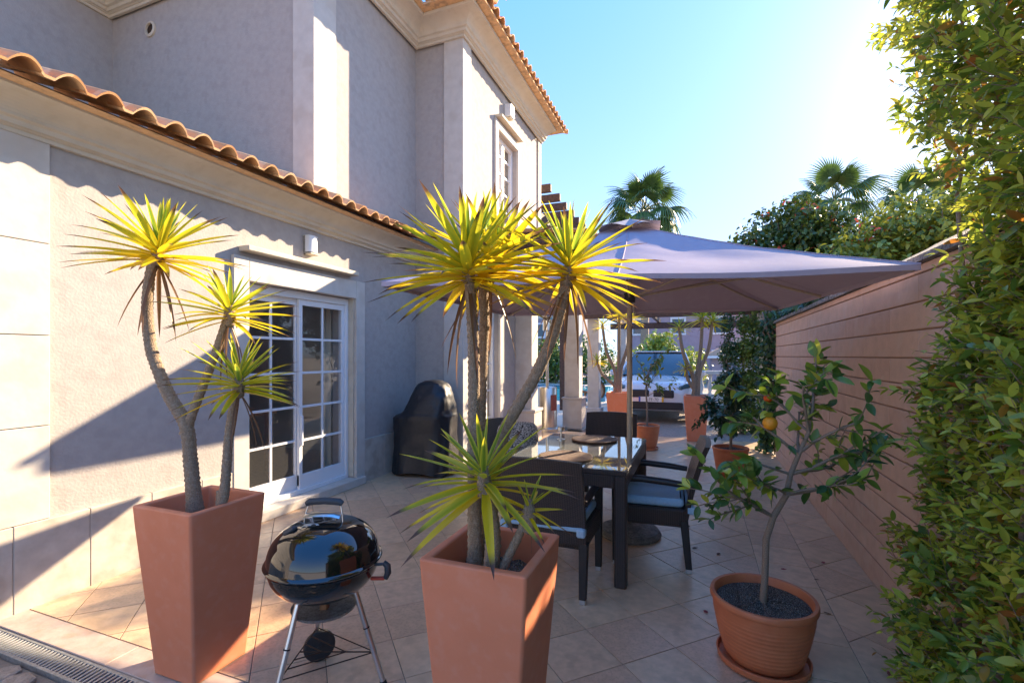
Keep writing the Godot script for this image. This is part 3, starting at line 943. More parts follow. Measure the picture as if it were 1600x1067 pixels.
func yuccas():
	rng.seed = 31
	make_yleaves()
	planter("tall square terracotta planter beside the drain, in front of the plaster wall", V(-2.185, 0.002, -1.585), 0.385, 0.265, 0.775, M.clay)
	var t := thing("yucca", "variegated yucca with three crowns and two bare trunks before the plaster wall", "plant", V(-2.2, 0.675, -1.575), 0.0, "potted yuccas")
	var o := t.position
	var loc := func(a: Array) -> Array: return a.map(func(p): return p - o)
	ytrunk(t, loc.call([V(-2.205, 0.66, -1.571), V(-2.233, 0.955, -1.564), V(-2.252, 1.121, -1.556), V(-2.331, 1.272, -1.526), V(-2.399, 1.453, -1.5), V(-2.424, 1.679, -1.49), V(-2.41, 1.83, -1.495), V(-2.382, 1.93, -1.507)]), 0.036, 0.022)
	ytrunk(t, loc.call([V(-2.25, 1.08, -1.56), V(-2.232, 1.16, -1.565), V(-2.174, 1.317, -1.587), V(-2.112, 1.498, -1.611), V(-2.066, 1.65, -1.629)]), 0.023, 0.017)
	ytrunk(t, loc.call([V(-2.085, 0.66, -1.555), V(-2.03, 0.79, -1.572), V(-2.012, 0.954, -1.578), V(-2.005, 1.086, -1.583), V(-1.984, 1.233, -1.592), V(-1.967, 1.321, -1.598)]), 0.026, 0.017)
	ytrunk(t, loc.call([V(-2.08, 0.66, -1.6), V(-2.085, 0.82, -1.605)]), 0.022, 0.02)
	crown(t, V(-2.37, 1.97, -1.51) - o, 66, 0.36, 0.5, 6, V(0.06, 1, 0.02), 96)
	crown(t, V(-2.058, 1.68, -1.63) - o, 42, 0.295, 0.6, 5, V(0.05, 1, 0), 100)
	crown(t, V(-1.962, 1.35, -1.6) - o, 42, 0.30, 0.9, 4, V(0.03, 1, 0.05), 100)

	planter("tall square terracotta planter between the kettle grill and the wicker table", V(-0.675, 0.002, -1.565), 0.385, 0.265, 0.775, M.clay)
	t = thing("yucca", "tallest yucca with crossing trunks and dense yellow crowns beside the kettle grill", "plant", V(-0.7, 0.675, -1.56), 0.0, "potted yuccas")
	var o2 := t.position
	var loc2 := func(a: Array) -> Array: return a.map(func(p): return p - o2)
	ytrunk(t, loc2.call([V(-0.731, 0.66, -1.529), V(-0.733, 0.9, -1.528), V(-0.736, 1.126, -1.528), V(-0.736, 1.441, -1.528), V(-0.744, 1.644, -1.524), V(-0.75, 1.76, -1.522)]), 0.028, 0.019)
	ytrunk(t, loc2.call([V(-0.757, 0.66, -1.64), V(-0.766, 0.96, -1.64), V(-0.757, 1.344, -1.64), V(-0.75, 1.6, -1.65), V(-0.757, 1.75, -1.65)]), 0.026, 0.018)
	ytrunk(t, loc2.call([V(-0.735, 0.66, -1.59), V(-0.705, 0.971, -1.614), V(-0.657, 1.182, -1.633), V(-0.558, 1.37, -1.671), V(-0.477, 1.581, -1.702), V(-0.442, 1.77, -1.716)]), 0.028, 0.02)
	ytrunk(t, loc2.call([V(-0.66, 0.66, -1.49), V(-0.645, 0.82, -1.49), V(-0.655, 0.95, -1.485), V(-0.671, 1.03, -1.477)]), 0.034, 0.022)
	ytrunk(t, loc2.call([V(-0.63, 0.67, -1.49), V(-0.6, 0.76, -1.5), V(-0.56, 0.85, -1.52), V(-0.534, 0.925, -1.53)]), 0.019, 0.013)
	crown(t, V(-0.752, 1.79, -1.52) - o2, 80, 0.37, 0.45, 5, V(0.02, 1, 0.05), 100)
	crown(t, V(-0.735, 1.83, -1.7) - o2, 52, 0.35, 0.3, 3, V(0.15, 1, -0.1), 90)
	crown(t, V(-0.436, 1.80, -1.72) - o2, 70, 0.325, 0.45, 6, V(0.06, 1, 0.02), 104)
	crown(t, V(-0.672, 1.06, -1.475) - o2, 36, 0.32, 0.8, 0, V(-0.03, 1, 0.1), 112)
	crown(t, V(-0.53, 0.945, -1.53) - o2, 18, 0.14, 0.4, 1, V(0.25, 1, 0.05), 95)

	for k in 2:
		var at := V(-1.37, 0.002, -9.05) if k == 0 else V(-0.02, 0.002, -8.8)
		planter(["orange clay planter behind the far chair, nearer the porch column", "orange clay planter at the edge of the driveway, nearer the leafy columns"][k], at, 0.40, 0.29, 0.775, M.clay)
		t = thing("yucca", ["far yucca in the orange planter behind the far chair", "far yucca with one wide green crown, in front of the white car"][k], "plant", at + V(0, 0.675, 0), 0.0, "potted yuccas")
		var heads: Array = [[V(-0.27, 1.32, 0.15), 0.26], [V(0.03, 1.52, 0.1), 0.36], [V(0.22, 1.46, 0.0), 0.34], [V(-0.37, 0.66, 0.15), 0.24]] if k == 0 else [[V(0.1, 1.42, -0.02), 0.40], [V(-0.27, 1.25, 0.1), 0.24], [V(0.26, 1.36, -0.04), 0.32], [V(-0.17, 0.56, 0.05), 0.24]]
		for i in 4:
			var e: Vector3 = heads[i][0]
			ytrunk(t, [V(0.04 * i - 0.06, -0.02, 0.02), V(e.x * 0.2, e.y * 0.35, e.z * 0.3), V(e.x * 0.75, e.y * 0.65, e.z * 0.8), e], 0.045, 0.024, 40)
			crown(t, e + V(0, 0.03, 0), 30, heads[i][1], 0.5 if k == 0 else 0.9, 0)

func pot(label: String, at: Vector3, r: float, h: float, ribs: int) -> Node3D:
	var t := thing("flower_pot", label, "pot", at, 0.0, "round clay pots")
	var b := MB.new()
	b.lathe([Vector2(0, 0.0), Vector2(r * 0.78, 0.0), Vector2(r * 0.86, 0.012), Vector2(r * 0.88, 0.035), Vector2(r * 0.85, 0.038), Vector2(r * 0.82, 0.016), Vector2(0, 0.014)], 40)
	part(t, "saucer", b, M.pot)
	b = MB.new()
	var pr := [Vector2(0, 0.016), Vector2(r * 0.62, 0.016)]
	var m := maxi(ribs * 4, 12)
	for i in m + 1:
		var q := float(i) / m
		var w := r * lerpf(0.66, 0.965, pow(q, 0.62))
		if ribs and q > 0.1 and q < 0.88: w += r * 0.011 * (0.5 - 0.5 * cos(TAU * q * ribs))
		pr.append(Vector2(w, 0.022 + (h - 0.055) * q))
	pr.append_array([Vector2(r * 0.985, h - 0.03), Vector2(r, h - 0.022), Vector2(r, h - 0.008), Vector2(r * 0.985, h), Vector2(r * 0.92, h), Vector2(r * 0.9, h - 0.008), Vector2(r * 0.86, h - 0.07)])
	b.lathe(pr, 48)
	part(t, "bowl", b, M.pot)
	b = MB.new()
	var rows := []
	for i in 10:
		var row := PackedVector3Array()
		for k in 36:
			var a := TAU * k / 36
			row.append(V(cos(a) * r * 0.885 * i / 9.0, h - 0.035 + (R(-0.009, 0.011) if i < 9 else -0.004), sin(a) * r * 0.885 * i / 9.0))
		rows.append(row)
	b.patch(rows, true)
	part(t, "soil", b, M.soil)
	return t
var BR := []
func grow(p: Vector3, d: Vector3, ln: float, r: float, depth: int, out: MB, spots: Array, spread := 0.75):
	var pts := [p]
	var rad := [r]
	var q := p
	var dir := d
	for i in 4:
		dir = (dir + rdir() * 0.22 + Vector3.UP * 0.03).normalized()
		q += dir * ln / 4
		pts.append(q); rad.append(lerpf(r, r * 0.62, (i + 1) / 4.0))
		if depth <= 1 or i == 3: spots.append([q, dir, depth])
	out.tube(pts, rad, 6)
	if depth <= 0: return
	for k in 2 + (rng.randi() % 2):
		var i := 2 + rng.randi() % 3
		grow(pts[i], (dir + rdir() * spread).normalized(), ln * R(0.6, 0.85), rad[i] * 0.66, depth - 1, out, spots, spread)
func citrus():
	rng.seed = 44
	pot("ribbed terracotta pot on a saucer near the leafy hedge, holding the orange tree", V(0.29, 0.001, -2.56), 0.232, 0.315, 13)
	var t := thing("orange_tree", "small citrus tree with one orange and one red fruit", "tree", V(0.29, 0.28, -2.56))
	var b := MB.new()
	var tp := [V(0.0, -0.03, 0), V(0.01, 0.12, 0), V(0.015, 0.3, 0.0), V(0.045, 0.41, 0.0), V(0.10, 0.52, 0.0), V(0.115, 0.62, 0.01), V(0.15, 0.72, 0.01), V(0.19, 0.82, 0.0)]
	b.tube(tp, [0.018, 0.0155, 0.015, 0.0145, 0.0135, 0.012, 0.0105, 0.009], 9)
	part(t, "trunk", b, M.twig)
	b = MB.new()
	var spots := []
	var rt := V(0.9327, 0, -0.3607)
	var fw := V(-0.3607, 0, -0.9327)
	for e: Array in [[3, -0.75, 0.65, 0.1, 0.26, 0.008], [5, 0.95, 0.30, -0.15, 0.34, 0.009], [5, 0.75, -0.12, 0.35, 0.40, 0.008], [6, -0.9, 0.75, 0.25, 0.25, 0.008], [7, 0.15, 1.0, 0.0, 0.24, 0.009], [6, 0.7, 0.8, -0.4, 0.27, 0.008], [7, -0.45, 0.9, -0.3, 0.24, 0.008], [4, 0.9, 0.05, -0.3, 0.38, 0.008], [4, -0.6, 0.35, -0.5, 0.24, 0.007], [6, 0.4, 0.6, 0.6, 0.24, 0.007], [3, -0.95, 0.25, -0.2, 0.30, 0.008], [5, -0.9, 0.3, 0.3, 0.26, 0.007], [7, -0.8, 0.5, 0.2, 0.24, 0.007], [4, 0.5, 0.5, -0.5, 0.26, 0.007]]:
		grow(tp[e[0]], (rt * e[1] + Vector3.UP * e[2] + fw * e[3]).normalized(), e[4], e[5], 1, b, spots, 0.8)
	part(t, "branches", b, M.twig)
	var lm := [leafm(0.5, 0.25, 0.12), leafm(0.44, 0.35, 0.25)]
	var mats := []
	for q: Color in [Color(0.06, 0.135, 0.03), Color(0.11, 0.20, 0.03), Color(0.22, 0.29, 0.035), Color(0.42, 0.43, 0.045), Color(0.04, 0.10, 0.035)]:
		var m := plain(q.linear_to_srgb(), 0.33)
		m.backlight_enabled = true; m.backlight = Color(0.35, 0.42, 0.12)
		mats.append(m)
	var all := []
	for s: Array in spots:
		for k in (2 if s[2] > 0 else 3):
			var d: Vector3 = (s[1] * 0.6 + rdir() * 0.8 + Vector3.DOWN * 0.15).normalized()
			all.append(Transform3D(aim(d, (Vector3.UP + rdir() * 0.6).normalized(), R(0.048, 0.088)), s[0]))
	var cl := [0, 0, 1, 1, 2, 2, 3, 4]
	var lt := []
	var lc := []
	for i in all.size():
		var q: int = cl[rng.randi() % 8]
		if (i * 298) / all.size() != ((i + 1) * 298) / all.size() or all.size() < 299: part(t, "leaf", lm[rng.randi() % 2], mats[q], all[i])
		else:
			lt.append(all[i]); lc.append(mats[q].albedo_color.srgb_to_linear())
	if lt.size(): mass(t, "foliage", lm[0], M.leafv, lt, lc)
	b = MB.new()
	b.lathe([Vector2(0, -0.033), Vector2(0.016, -0.029), Vector2(0.028, -0.018), Vector2(0.0335, 0.0), Vector2(0.029, 0.017), Vector2(0.017, 0.028), Vector2(0, 0.0315)], 18)
	var om := surf(ramp("fine", Color(0.72, 0.26, 0.01), Color(0.80, 0.34, 0.02)), 0.42, 9.0, 0.15, "grit", false)
	part(t, "fruit", b, om, Transform3D(Basis.IDENTITY, V(0.32, 1.132, -2.55) - t.position))
	tag(part(t, "fruit", b, plain(L(0.66, 0.09, 0.008), 0.4), Transform3D(Basis.IDENTITY.scaled(Vector3.ONE * 0.64), V(0.315, 1.248, -2.57) - t.position)), "small red fruit")
	tag(part(t, "fruit", b, plain(L(0.42, 0.42, 0.02), 0.4), Transform3D(Basis.IDENTITY.scaled(Vector3.ONE * 0.8), V(0.44, 1.12, -2.62) - t.position)), "unripe yellow green fruit")

	pot("plain terracotta pot of the dark leafy shrub, nearer the block wall", V(0.37, 0.001, -6.3), 0.205, 0.36, 0)
	shrub(V(0.37, 0.32, -6.3), "dark leafy camellia like shrub in a round pot near the ivy columns", 0.85, 0.42, 900, Color(0.02, 0.05, 0.018), Color(0.045, 0.10, 0.03), 0.075)
	pot("terracotta pot of the sparse lemon tree, just past the table", V(-0.735, 0.001, -7.72), 0.2, 0.38, 0)
	shrub(V(-0.735, 0.34, -7.72), "sparse young lemon tree in a round pot past the table", 0.95, 0.5, 150, Color(0.06, 0.12, 0.02), Color(0.30, 0.32, 0.03), 0.085)
func shrub(at: Vector3, label: String, h: float, r: float, n: int, c1: Color, c2: Color, ls: float):
	var t := thing("potted_shrub", label, "plant", at, 0.0, "shrubs in round pots")
	var b := MB.new()
	b.tube([V(0, -0.03, 0), V(0.01, h * 0.3, 0), V(-0.01, h * 0.55, 0.01), V(0.02, h * 0.9, 0)], [0.018, 0.015, 0.012, 0.007], 7)
	var spots := []
	for k in 9: grow(V(0, h * R(0.4, 0.85), 0), (rdir() + Vector3.UP * 0.4).normalized(), r * 0.65, 0.006, 1, b, spots)
	part(t, "trunk", b, M.twig)
	var tr := []
	var cs := []
	for i in n:
		var s: Array = spots[rng.randi() % spots.size()]
		var d := (rdir() + Vector3.DOWN * 0.1).normalized()
		tr.append(Transform3D(aim(d, Vector3.UP + rdir() * 0.5, ls * R(0.7, 1.15)), s[0] + rdir() * R(0, 0.05)))
		cs.append(tint(c1, c2))
	mass(t, "foliage", leafm(0.5, 0.3, 0.2), M.leafv, tr, cs)

func hedge():
	rng.seed = 57
	var t := thing("hedge", "tall glossy leafed hedge with yellow green tips growing against the block wall", "hedge", V(0.95, 0, -1.2))
	var o := t.position
	var f := FastNoiseLite.new()
	f.seed = 8; f.frequency = 1.6
	var lm := [leafm(0.40, 0.3, 0.15), leafm(0.36, 0.22, 0.28), leafm(0.46, 0.15, 0.05)]
	var tr := [[], [], []]
	var cs := [[], [], []]
	var twigs := MB.new()
	var near := []
	var made := 0
	var cam := V(0, 1.45, 0)
	while made < 5600:
		var y := R(0.0, 1.95) if rng.randf() < 0.44 else R(1.95, 3.55)
		var z := R(-3.05, 0.5)
		var ze := -2.72
		if y > 0.35: ze = lerpf(-2.72, -2.62, clampf((y - 0.35) / 0.5, 0, 1))
		if y > 1.2: ze = lerpf(-2.6, -2.22, clampf((y - 1.2) / 0.75, 0, 1))
		if y > 1.95: ze = lerpf(-2.22, -2.85, clampf((y - 1.95) / 0.5, 0, 1))
		ze += f.get_noise_2d(y * 2.0, 7.0) * 0.22
		if z < ze: continue
		made += 1
		var edge := clampf((z - ze) / 0.5, 0, 1)
		var xf := 0.90 + f.get_noise_2d(y * 1.5, z * 1.5) * 0.09 - (0.06 if y < 0.5 else 0.0)
		xf += (1.0 - edge) * 0.05
		var deep := 0.13 if y < 1.9 else 0.6
		var x := xf + deep * pow(rng.randf(), 1.4)
		if x > 1.0 and y < 2.05: x = 1.0 - rng.randf() * 0.05
		var d := (V(-0.75, 0.55, -0.35) + rdir() * 0.75).normalized()
		if x > 1.2: d = (Vector3.UP * 0.4 + rdir()).normalized()
		var ln := R(0.09, 0.2)
		var p := V(x, y, z) - d * 0.04
		var pts := [p, p + d * ln * 0.5, p + (d + Vector3.UP * 0.15).normalized() * ln]
		twigs.tube(pts.map(func(a): return a - o), [0.0022, 0.0016, 0.0009], 4, false)
		var young := rng.randf() < 0.58
		var small := rng.randf() < 0.45
		var pairs := 4 + rng.randi() % 3
		var ph := R(0, PI)
		for k in pairs + 1:
			var u := (k + 0.5) / (pairs + 0.5)
			var base: Vector3 = pts[0].lerp(pts[2], minf(u, 1.0))
			ph += PI / 2 + R(-0.2, 0.2)
			var sd := d.cross(Vector3.UP).normalized().rotated(d, ph)
			for s in [-1.0, 1.0]:
				var ld: Vector3 = (sd * s * R(0.7, 1.1) + d * lerpf(0.45, 1.1, u) + Vector3.DOWN * 0.1).normalized()
				var sz := (R(0.034, 0.06) if small else R(0.055, 0.095)) * lerpf(1.0, 0.55, u)
				var q := tint(Color(0.11, 0.20, 0.03), Color(0.27, 0.34, 0.04))
				if young and u > 0.35: q = tint(Color(0.42, 0.48, 0.05), Color(0.58, 0.57, 0.07))
				elif rng.randf() < 0.08: q = tint(Color(0.40, 0.13, 0.03), Color(0.46, 0.26, 0.04))
				elif rng.randf() < 0.15: q = tint(Color(0.30, 0.30, 0.035), Color(0.38, 0.34, 0.04))
				var xf2 := Transform3D(aim(ld, Vector3.UP + rdir() * 0.7, sz), base - o)
				var kind := rng.randi() % 3
				var seen := base.distance_to(cam) / sz
				if base.z < -1.05 and base.x < xf + 0.02 and base.y > 0.3 and base.y < 2.4: near.append([seen, kind, xf2, q])
				else:
					tr[kind].append(xf2); cs[kind].append(q)
	near.sort_custom(func(a, c): return a[0] < c[0])
	var mats := []
	var pal := [Color(0.13, 0.22, 0.03), Color(0.22, 0.29, 0.035), Color(0.46, 0.50, 0.055), Color(0.43, 0.19, 0.035), Color(0.36, 0.35, 0.04)]
	for q: Color in pal:
		var m := plain(q.linear_to_srgb(), 0.36)
		m.backlight_enabled = true; m.backlight = Color(0.7, 0.75, 0.15)
		mats.append(m)
	for i in near.size():
		var e: Array = near[i]
		if i < 300:
			var best := 0
			for k in 5:
				if Vector3(pal[k].r - e[3].r, pal[k].g - e[3].g, 0).length() < Vector3(pal[best].r - e[3].r, pal[best].g - e[3].g, 0).length(): best = k
			part(t, "leaf", lm[e[1]], mats[best], e[2])
		else:
			tr[e[1]].append(e[2]); cs[e[1]].append(e[3])
	for k in 3: mass(t, "foliage", lm[k], M.hedge, tr[k], cs[k])
	tag(part(t, "twigs", twigs, M.twig), "", "", "", "stuff")
	var b := MB.new()
	for i in 7:
		var z := -2.4 + i * 0.45
		var pts := []
		var rad := []
		for k in 9:
			pts.append(V(0.96 + R(-0.02, 0.02) + (0.03 if k > 5 else 0.0), 0.35 * k, z + R(-0.06, 0.06)) - o); rad.append(0.014 * (1 - k * 0.08))
		b.tube(pts, rad, 6)
	part(t, "stem", b, M.twig)

func blob_tree(called: String, label: String, at: Vector3, blobs: Array, n: int, ls: float, c1: Color, c2: Color, spot: Color, spots: float, category := "tree", group := "", trunk := 0.08):
	var t := thing(called, label, category, at, 0.0, group)
	var b := MB.new()
	for e: Array in blobs:
		var q: Vector3 = e[0]
		b.tube([V(R(-0.05, 0.05), 0, R(-0.05, 0.05)), V(q.x * 0.25, q.y * 0.4, q.z * 0.25), V(q.x * 0.7, q.y * 0.75, q.z * 0.7), q], [trunk, trunk * 0.75, trunk * 0.5, trunk * 0.2], 7)
		for k in 5: b.tube([q * 0.8, q + rdir() * e[1] * 0.75], [trunk * 0.25, trunk * 0.06], 5)
	part(t, "trunk", b, M.twig)
	var tr := []
	var cs := []
	var total := 0.0
	for e: Array in blobs: total += pow(e[1], 2)
	for e: Array in blobs:
		var m := int(n * pow(e[1], 2) / total)
		var i := 0
		while i < m:
			var d := rdir()
			var cl: Vector3 = e[0] + d * e[1] * pow(rng.randf(), 0.42) * R(0.85, 1.12) * V(1, e[2], 1)
			var flower := rng.randf() < spots
			for k in 7:
				var p := cl + rdir() * R(0.02, 0.14) * ls / 0.08
				tr.append(Transform3D(aim(rdir() + Vector3.DOWN * 0.2, Vector3.UP + d * 0.5 + rdir() * 0.8, ls * R(0.7, 1.3)), p))
				cs.append(spot.lerp(c2, 0.1 * rng.randf()) if flower and k < 4 else tint(c1, c2))
				i += 1
	mass(t, "crown", leafm(0.62, 0.3, 0.15), M.leafv, tr, cs)
	return t
func palm(label: String, at: Vector3, h: float, r: float, n: int):
	var t := thing("fan_palm", label, "palm tree", at, 0.0, "fan palms beyond the wall")
	var b := MB.new()
	b.tube([V(0, 0, 0), V(0.05, h * 0.5, 0), V(0, h, 0)], [0.26, 0.2, 0.2], 9)
	part(t, "trunk", b, M.bark)
	var fr := []
	for k in 3:
		b = MB.new()
		b.col = Color(0.16, 0.19, 0.06)
		b.tube([V(0, 0, 0), V(0.5, 0.05, 0), V(1.0, 0.0, 0)], [0.028, 0.018, 0.012], 5)
		for i in 34:
			var a := deg_to_rad(-128 + 256.0 * i / 33.0)
			var d := V(cos(a), 0.12 * cos(a * 2), sin(a))
			var ln := 0.95 * (0.72 + 0.28 * cos(a * 0.6)) * R(0.9, 1.1)
			var drp: float = 0.28 + 0.22 * k
			b.col = tint(Color(0.05, 0.10, 0.022), Color(0.10, 0.17, 0.035))
			var sdv := V(-sin(a), 0, cos(a))
			var prev := [V(1, 0, 0) - sdv * 0.004, V(1, 0, 0) + sdv * 0.004]
			for j in range(1, 6):
				var u := j / 5.0
				var ctr := V(1, 0, 0) + d * ln * u * (1.0 - 0.1 * u) + V(0, -drp * pow(u, 2.6) * ln * 1.3, 0)
				var w: float = [0, 0.034, 0.038, 0.03, 0.018, 0.004][j]
				var cur := [ctr - sdv * w, ctr + sdv * w + V(0, 0.01, 0)]
				b.quad(prev[0], cur[0], cur[1], prev[1])
				prev = cur
		fr.append(b.mesh())
	for i in n:
		var u := (i + 0.5) / n
		var el := deg_to_rad(lerpf(80, -28, pow(u, 0.85)) + R(-6, 6))
		var az := i * 2.39996 + R(-0.2, 0.2)
		var d := V(cos(az) * cos(el), sin(el), sin(az) * cos(el))
		part(t, "frond", fr[clampi(int(u * 3), 0, 2)], M.leafv, Transform3D(aim(d, Vector3.UP if el < 1.2 else V(-cos(az), 0.2, -sin(az)), r * R(0.46, 0.56)), V(0, h, 0)))
func far_plants():
	rng.seed = 71
	palm("fan palm with drooping fronds rising above the parasol top", V(-2.7, -0.06, -26.9), 9.4, 2.6, 22)
	palm("fan palm rising behind the red flowering trees", V(6.9, -0.06, -30.5), 9.9, 2.5, 18)
	palm("fan palm nearest the tall hedge, behind the red flowering trees", V(11.2, -0.06, -32.1), 9.7, 2.5, 18)
	var c1 := Color(0.035, 0.075, 0.018)
	var c2 := Color(0.15, 0.20, 0.03)
	blob_tree("flowering_tree", "broad dark green tree dotted with red flowers behind the block wall", V(1.75, -0.06, -10.9), [[V(0.0, 3.4, 0), 1.2, 0.85], [V(-0.95, 3.25, 0.2), 0.8, 0.8], [V(0.95, 3.45, -0.2), 1.0, 0.85], [V(0.1, 4.05, 0), 0.8, 0.8], [V(0.2, 2.4, 0.2), 1.1, 0.9]], 17000, 0.095, c1, c2, Color(0.60, 0.07, 0.03), 0.05, "tree", "red flowering trees behind the wall")
	blob_tree("flowering_tree", "lighter yellow green tree with red flowers overhanging the wall coping", V(2.45, -0.06, -8.7), [[V(0.0, 2.9, 0), 0.75, 0.8], [V(0.6, 3.25, -0.3), 0.85, 0.85], [V(-0.6, 2.75, 0.0), 0.55, 0.7], [V(0.2, 1.9, 0), 0.8, 0.9], [V(0.9, 3.2, 0.5), 0.7, 0.9]], 12000, 0.085, Color(0.10, 0.16, 0.025), Color(0.36, 0.38, 0.05), Color(0.60, 0.07, 0.03), 0.05, "tree", "red flowering trees behind the wall")
	blob_tree("clipped_hedge", "clipped green hedge at the far side of the pool", V(-7.4, -0.06, -25.5), [[V(-1.5, 1.3, 0), 1.5, 1.0], [V(0.4, 1.3, 0), 1.5, 1.0], [V(2.1, 1.2, 0), 1.4, 1.0]], 7000, 0.16, Color(0.05, 0.11, 0.02), Color(0.20, 0.28, 0.05), Color.BLACK, 0.0, "hedge")
	blob_tree("garden_bush", "bright yellow green bush behind the white car", V(-1.6, -0.06, -19.5), [[V(0, 1.2, 0), 1.0, 0.9], [V(1.1, 1.0, 0), 0.9, 0.9], [V(-0.9, 0.9, 0.3), 0.7, 0.9], [V(0.3, 1.9, 0), 0.6, 1.0]], 5000, 0.15, Color(0.16, 0.24, 0.03), Color(0.40, 0.44, 0.06), Color.BLACK, 0.0, "bush")
	blob_tree("dark_tree", "dark green tree between the far houses", V(3.4, -0.06, -38.0), [[V(0, 3.4, 0), 2.2, 1.0], [V(2.2, 3.0, 0), 1.8, 1.0], [V(-1.8, 2.6, 0), 1.4, 1.0]], 5000, 0.32, Color(0.02, 0.05, 0.02), Color(0.06, 0.10, 0.03), Color.BLACK, 0.0, "tree", "", 0.2)
	for k in 3:
		var x: float = [0.52, 0.80, 0.98][k]
		blob_tree("columnar_shrub", ["slim dark columnar conifer by the driveway edge", "yellow green columnar conifer beside the slim dark one", "bushy columnar conifer against the ivy clad column"][k], V(x, -0.03, -9.9 - 0.1 * k), [[V(0, 0.35, 0), 0.19, 1.9], [V(0, 0.95, 0), 0.19, 1.9], [V(0.02, 1.55, 0), 0.17, 1.9], [V(0, 2.05, 0), 0.12, 2.0]], 3200, 0.05, [c1, Color(0.07, 0.13, 0.02), Color(0.04, 0.09, 0.02)][k], [Color(0.04, 0.09, 0.03), Color(0.20, 0.26, 0.04), Color(0.12, 0.18, 0.03)][k], Color.BLACK, 0.0, "shrub", "columnar conifers", 0.02)
	# ivy on the coping and on the end of the wall
	var t := thing("ivy", "dark ivy creeping along the coping and down the far end of the block wall", "ivy", V(1.1, 1.95, -7.0))
	var tr := []
	var cs := []
	var f := FastNoiseLite.new()
	f.seed = 3; f.frequency = 0.9
	for i in 5200:
		var z := R(-8.05, -4.35)
		var q := R(0, 1)
		var p := V(R(1.03, 1.3), 1.98 + R(0, 0.1) * (0.4 + 0.6 * absf(f.get_noise_1d(z * 3))), z)
		if z > -5.3 and rng.randf() < (z + 5.3) / 0.9: continue
		if q < 0.55: p = V(R(0.86, 1.3), R(0.05, 2.1), R(-8.25, -7.82))
		if q < 0.55 and f.get_noise_2d(p.y * 2, p.x * 4) < -0.35: continue
		tr.append(Transform3D(aim(rdir() + Vector3.DOWN * 0.4, V(-0.5, 0.7, 0.5) + rdir() * 0.6, R(0.045, 0.085)), p - t.position))
		cs.append(tint(Color(0.015, 0.045, 0.012), Color(0.07, 0.14, 0.03)))
	mass(t, "foliage", leafm(0.8, 0.2, 0.2), M.leafv, tr, cs)
	var b := MB.new()
	for k in 6:
		var pts := []
		for i in 8: pts.append(V(R(0.9, 1.2), 0.3 * i, R(-8.2, -7.85)) - t.position)
		b.tube(pts, [0.012], 5)
	b.tube([V(1.14, 2.02, -7.8) - t.position, V(1.16, 2.04, -6.5) - t.position, V(1.13, 2.035, -5.0) - t.position], [0.012, 0.01, 0.005], 5)
	part(t, "stem", b, M.twig)
	# fallen petals
	for i in 12:
		var p := V(R(-0.1, 0.95), 0.003, R(-2.4, -5.2))
		if i > 8: p = V(R(-0.3, 0.3), 0.003, R(-2.5, -4.2))
		b = MB.new()
		b.patch([PackedVector3Array([V(-0.018, 0.001, -0.006), V(0, 0.004, -0.011), V(0.02, 0.002, -0.004)]), PackedVector3Array([V(-0.018, 0.0, 0.006), V(0, 0.001, 0.011), V(0.02, 0.004, 0.004)])])
		var o: MeshInstance3D = part(self, "fallen_petal", b, [plain(L(0.25, 0.02, 0.03), 0.6), plain(L(0.06, 0.03, 0.015), 0.8)][i % 2], Transform3D(Basis(Vector3.UP, R(0, TAU)).scaled(Vector3.ONE * R(0.7, 1.2)), p))
		tag(o, ["dry red petal lying on the patio tiles", "brown curled petal lying on the patio tiles"][i % 2], "petal", "fallen petals on the tiles")

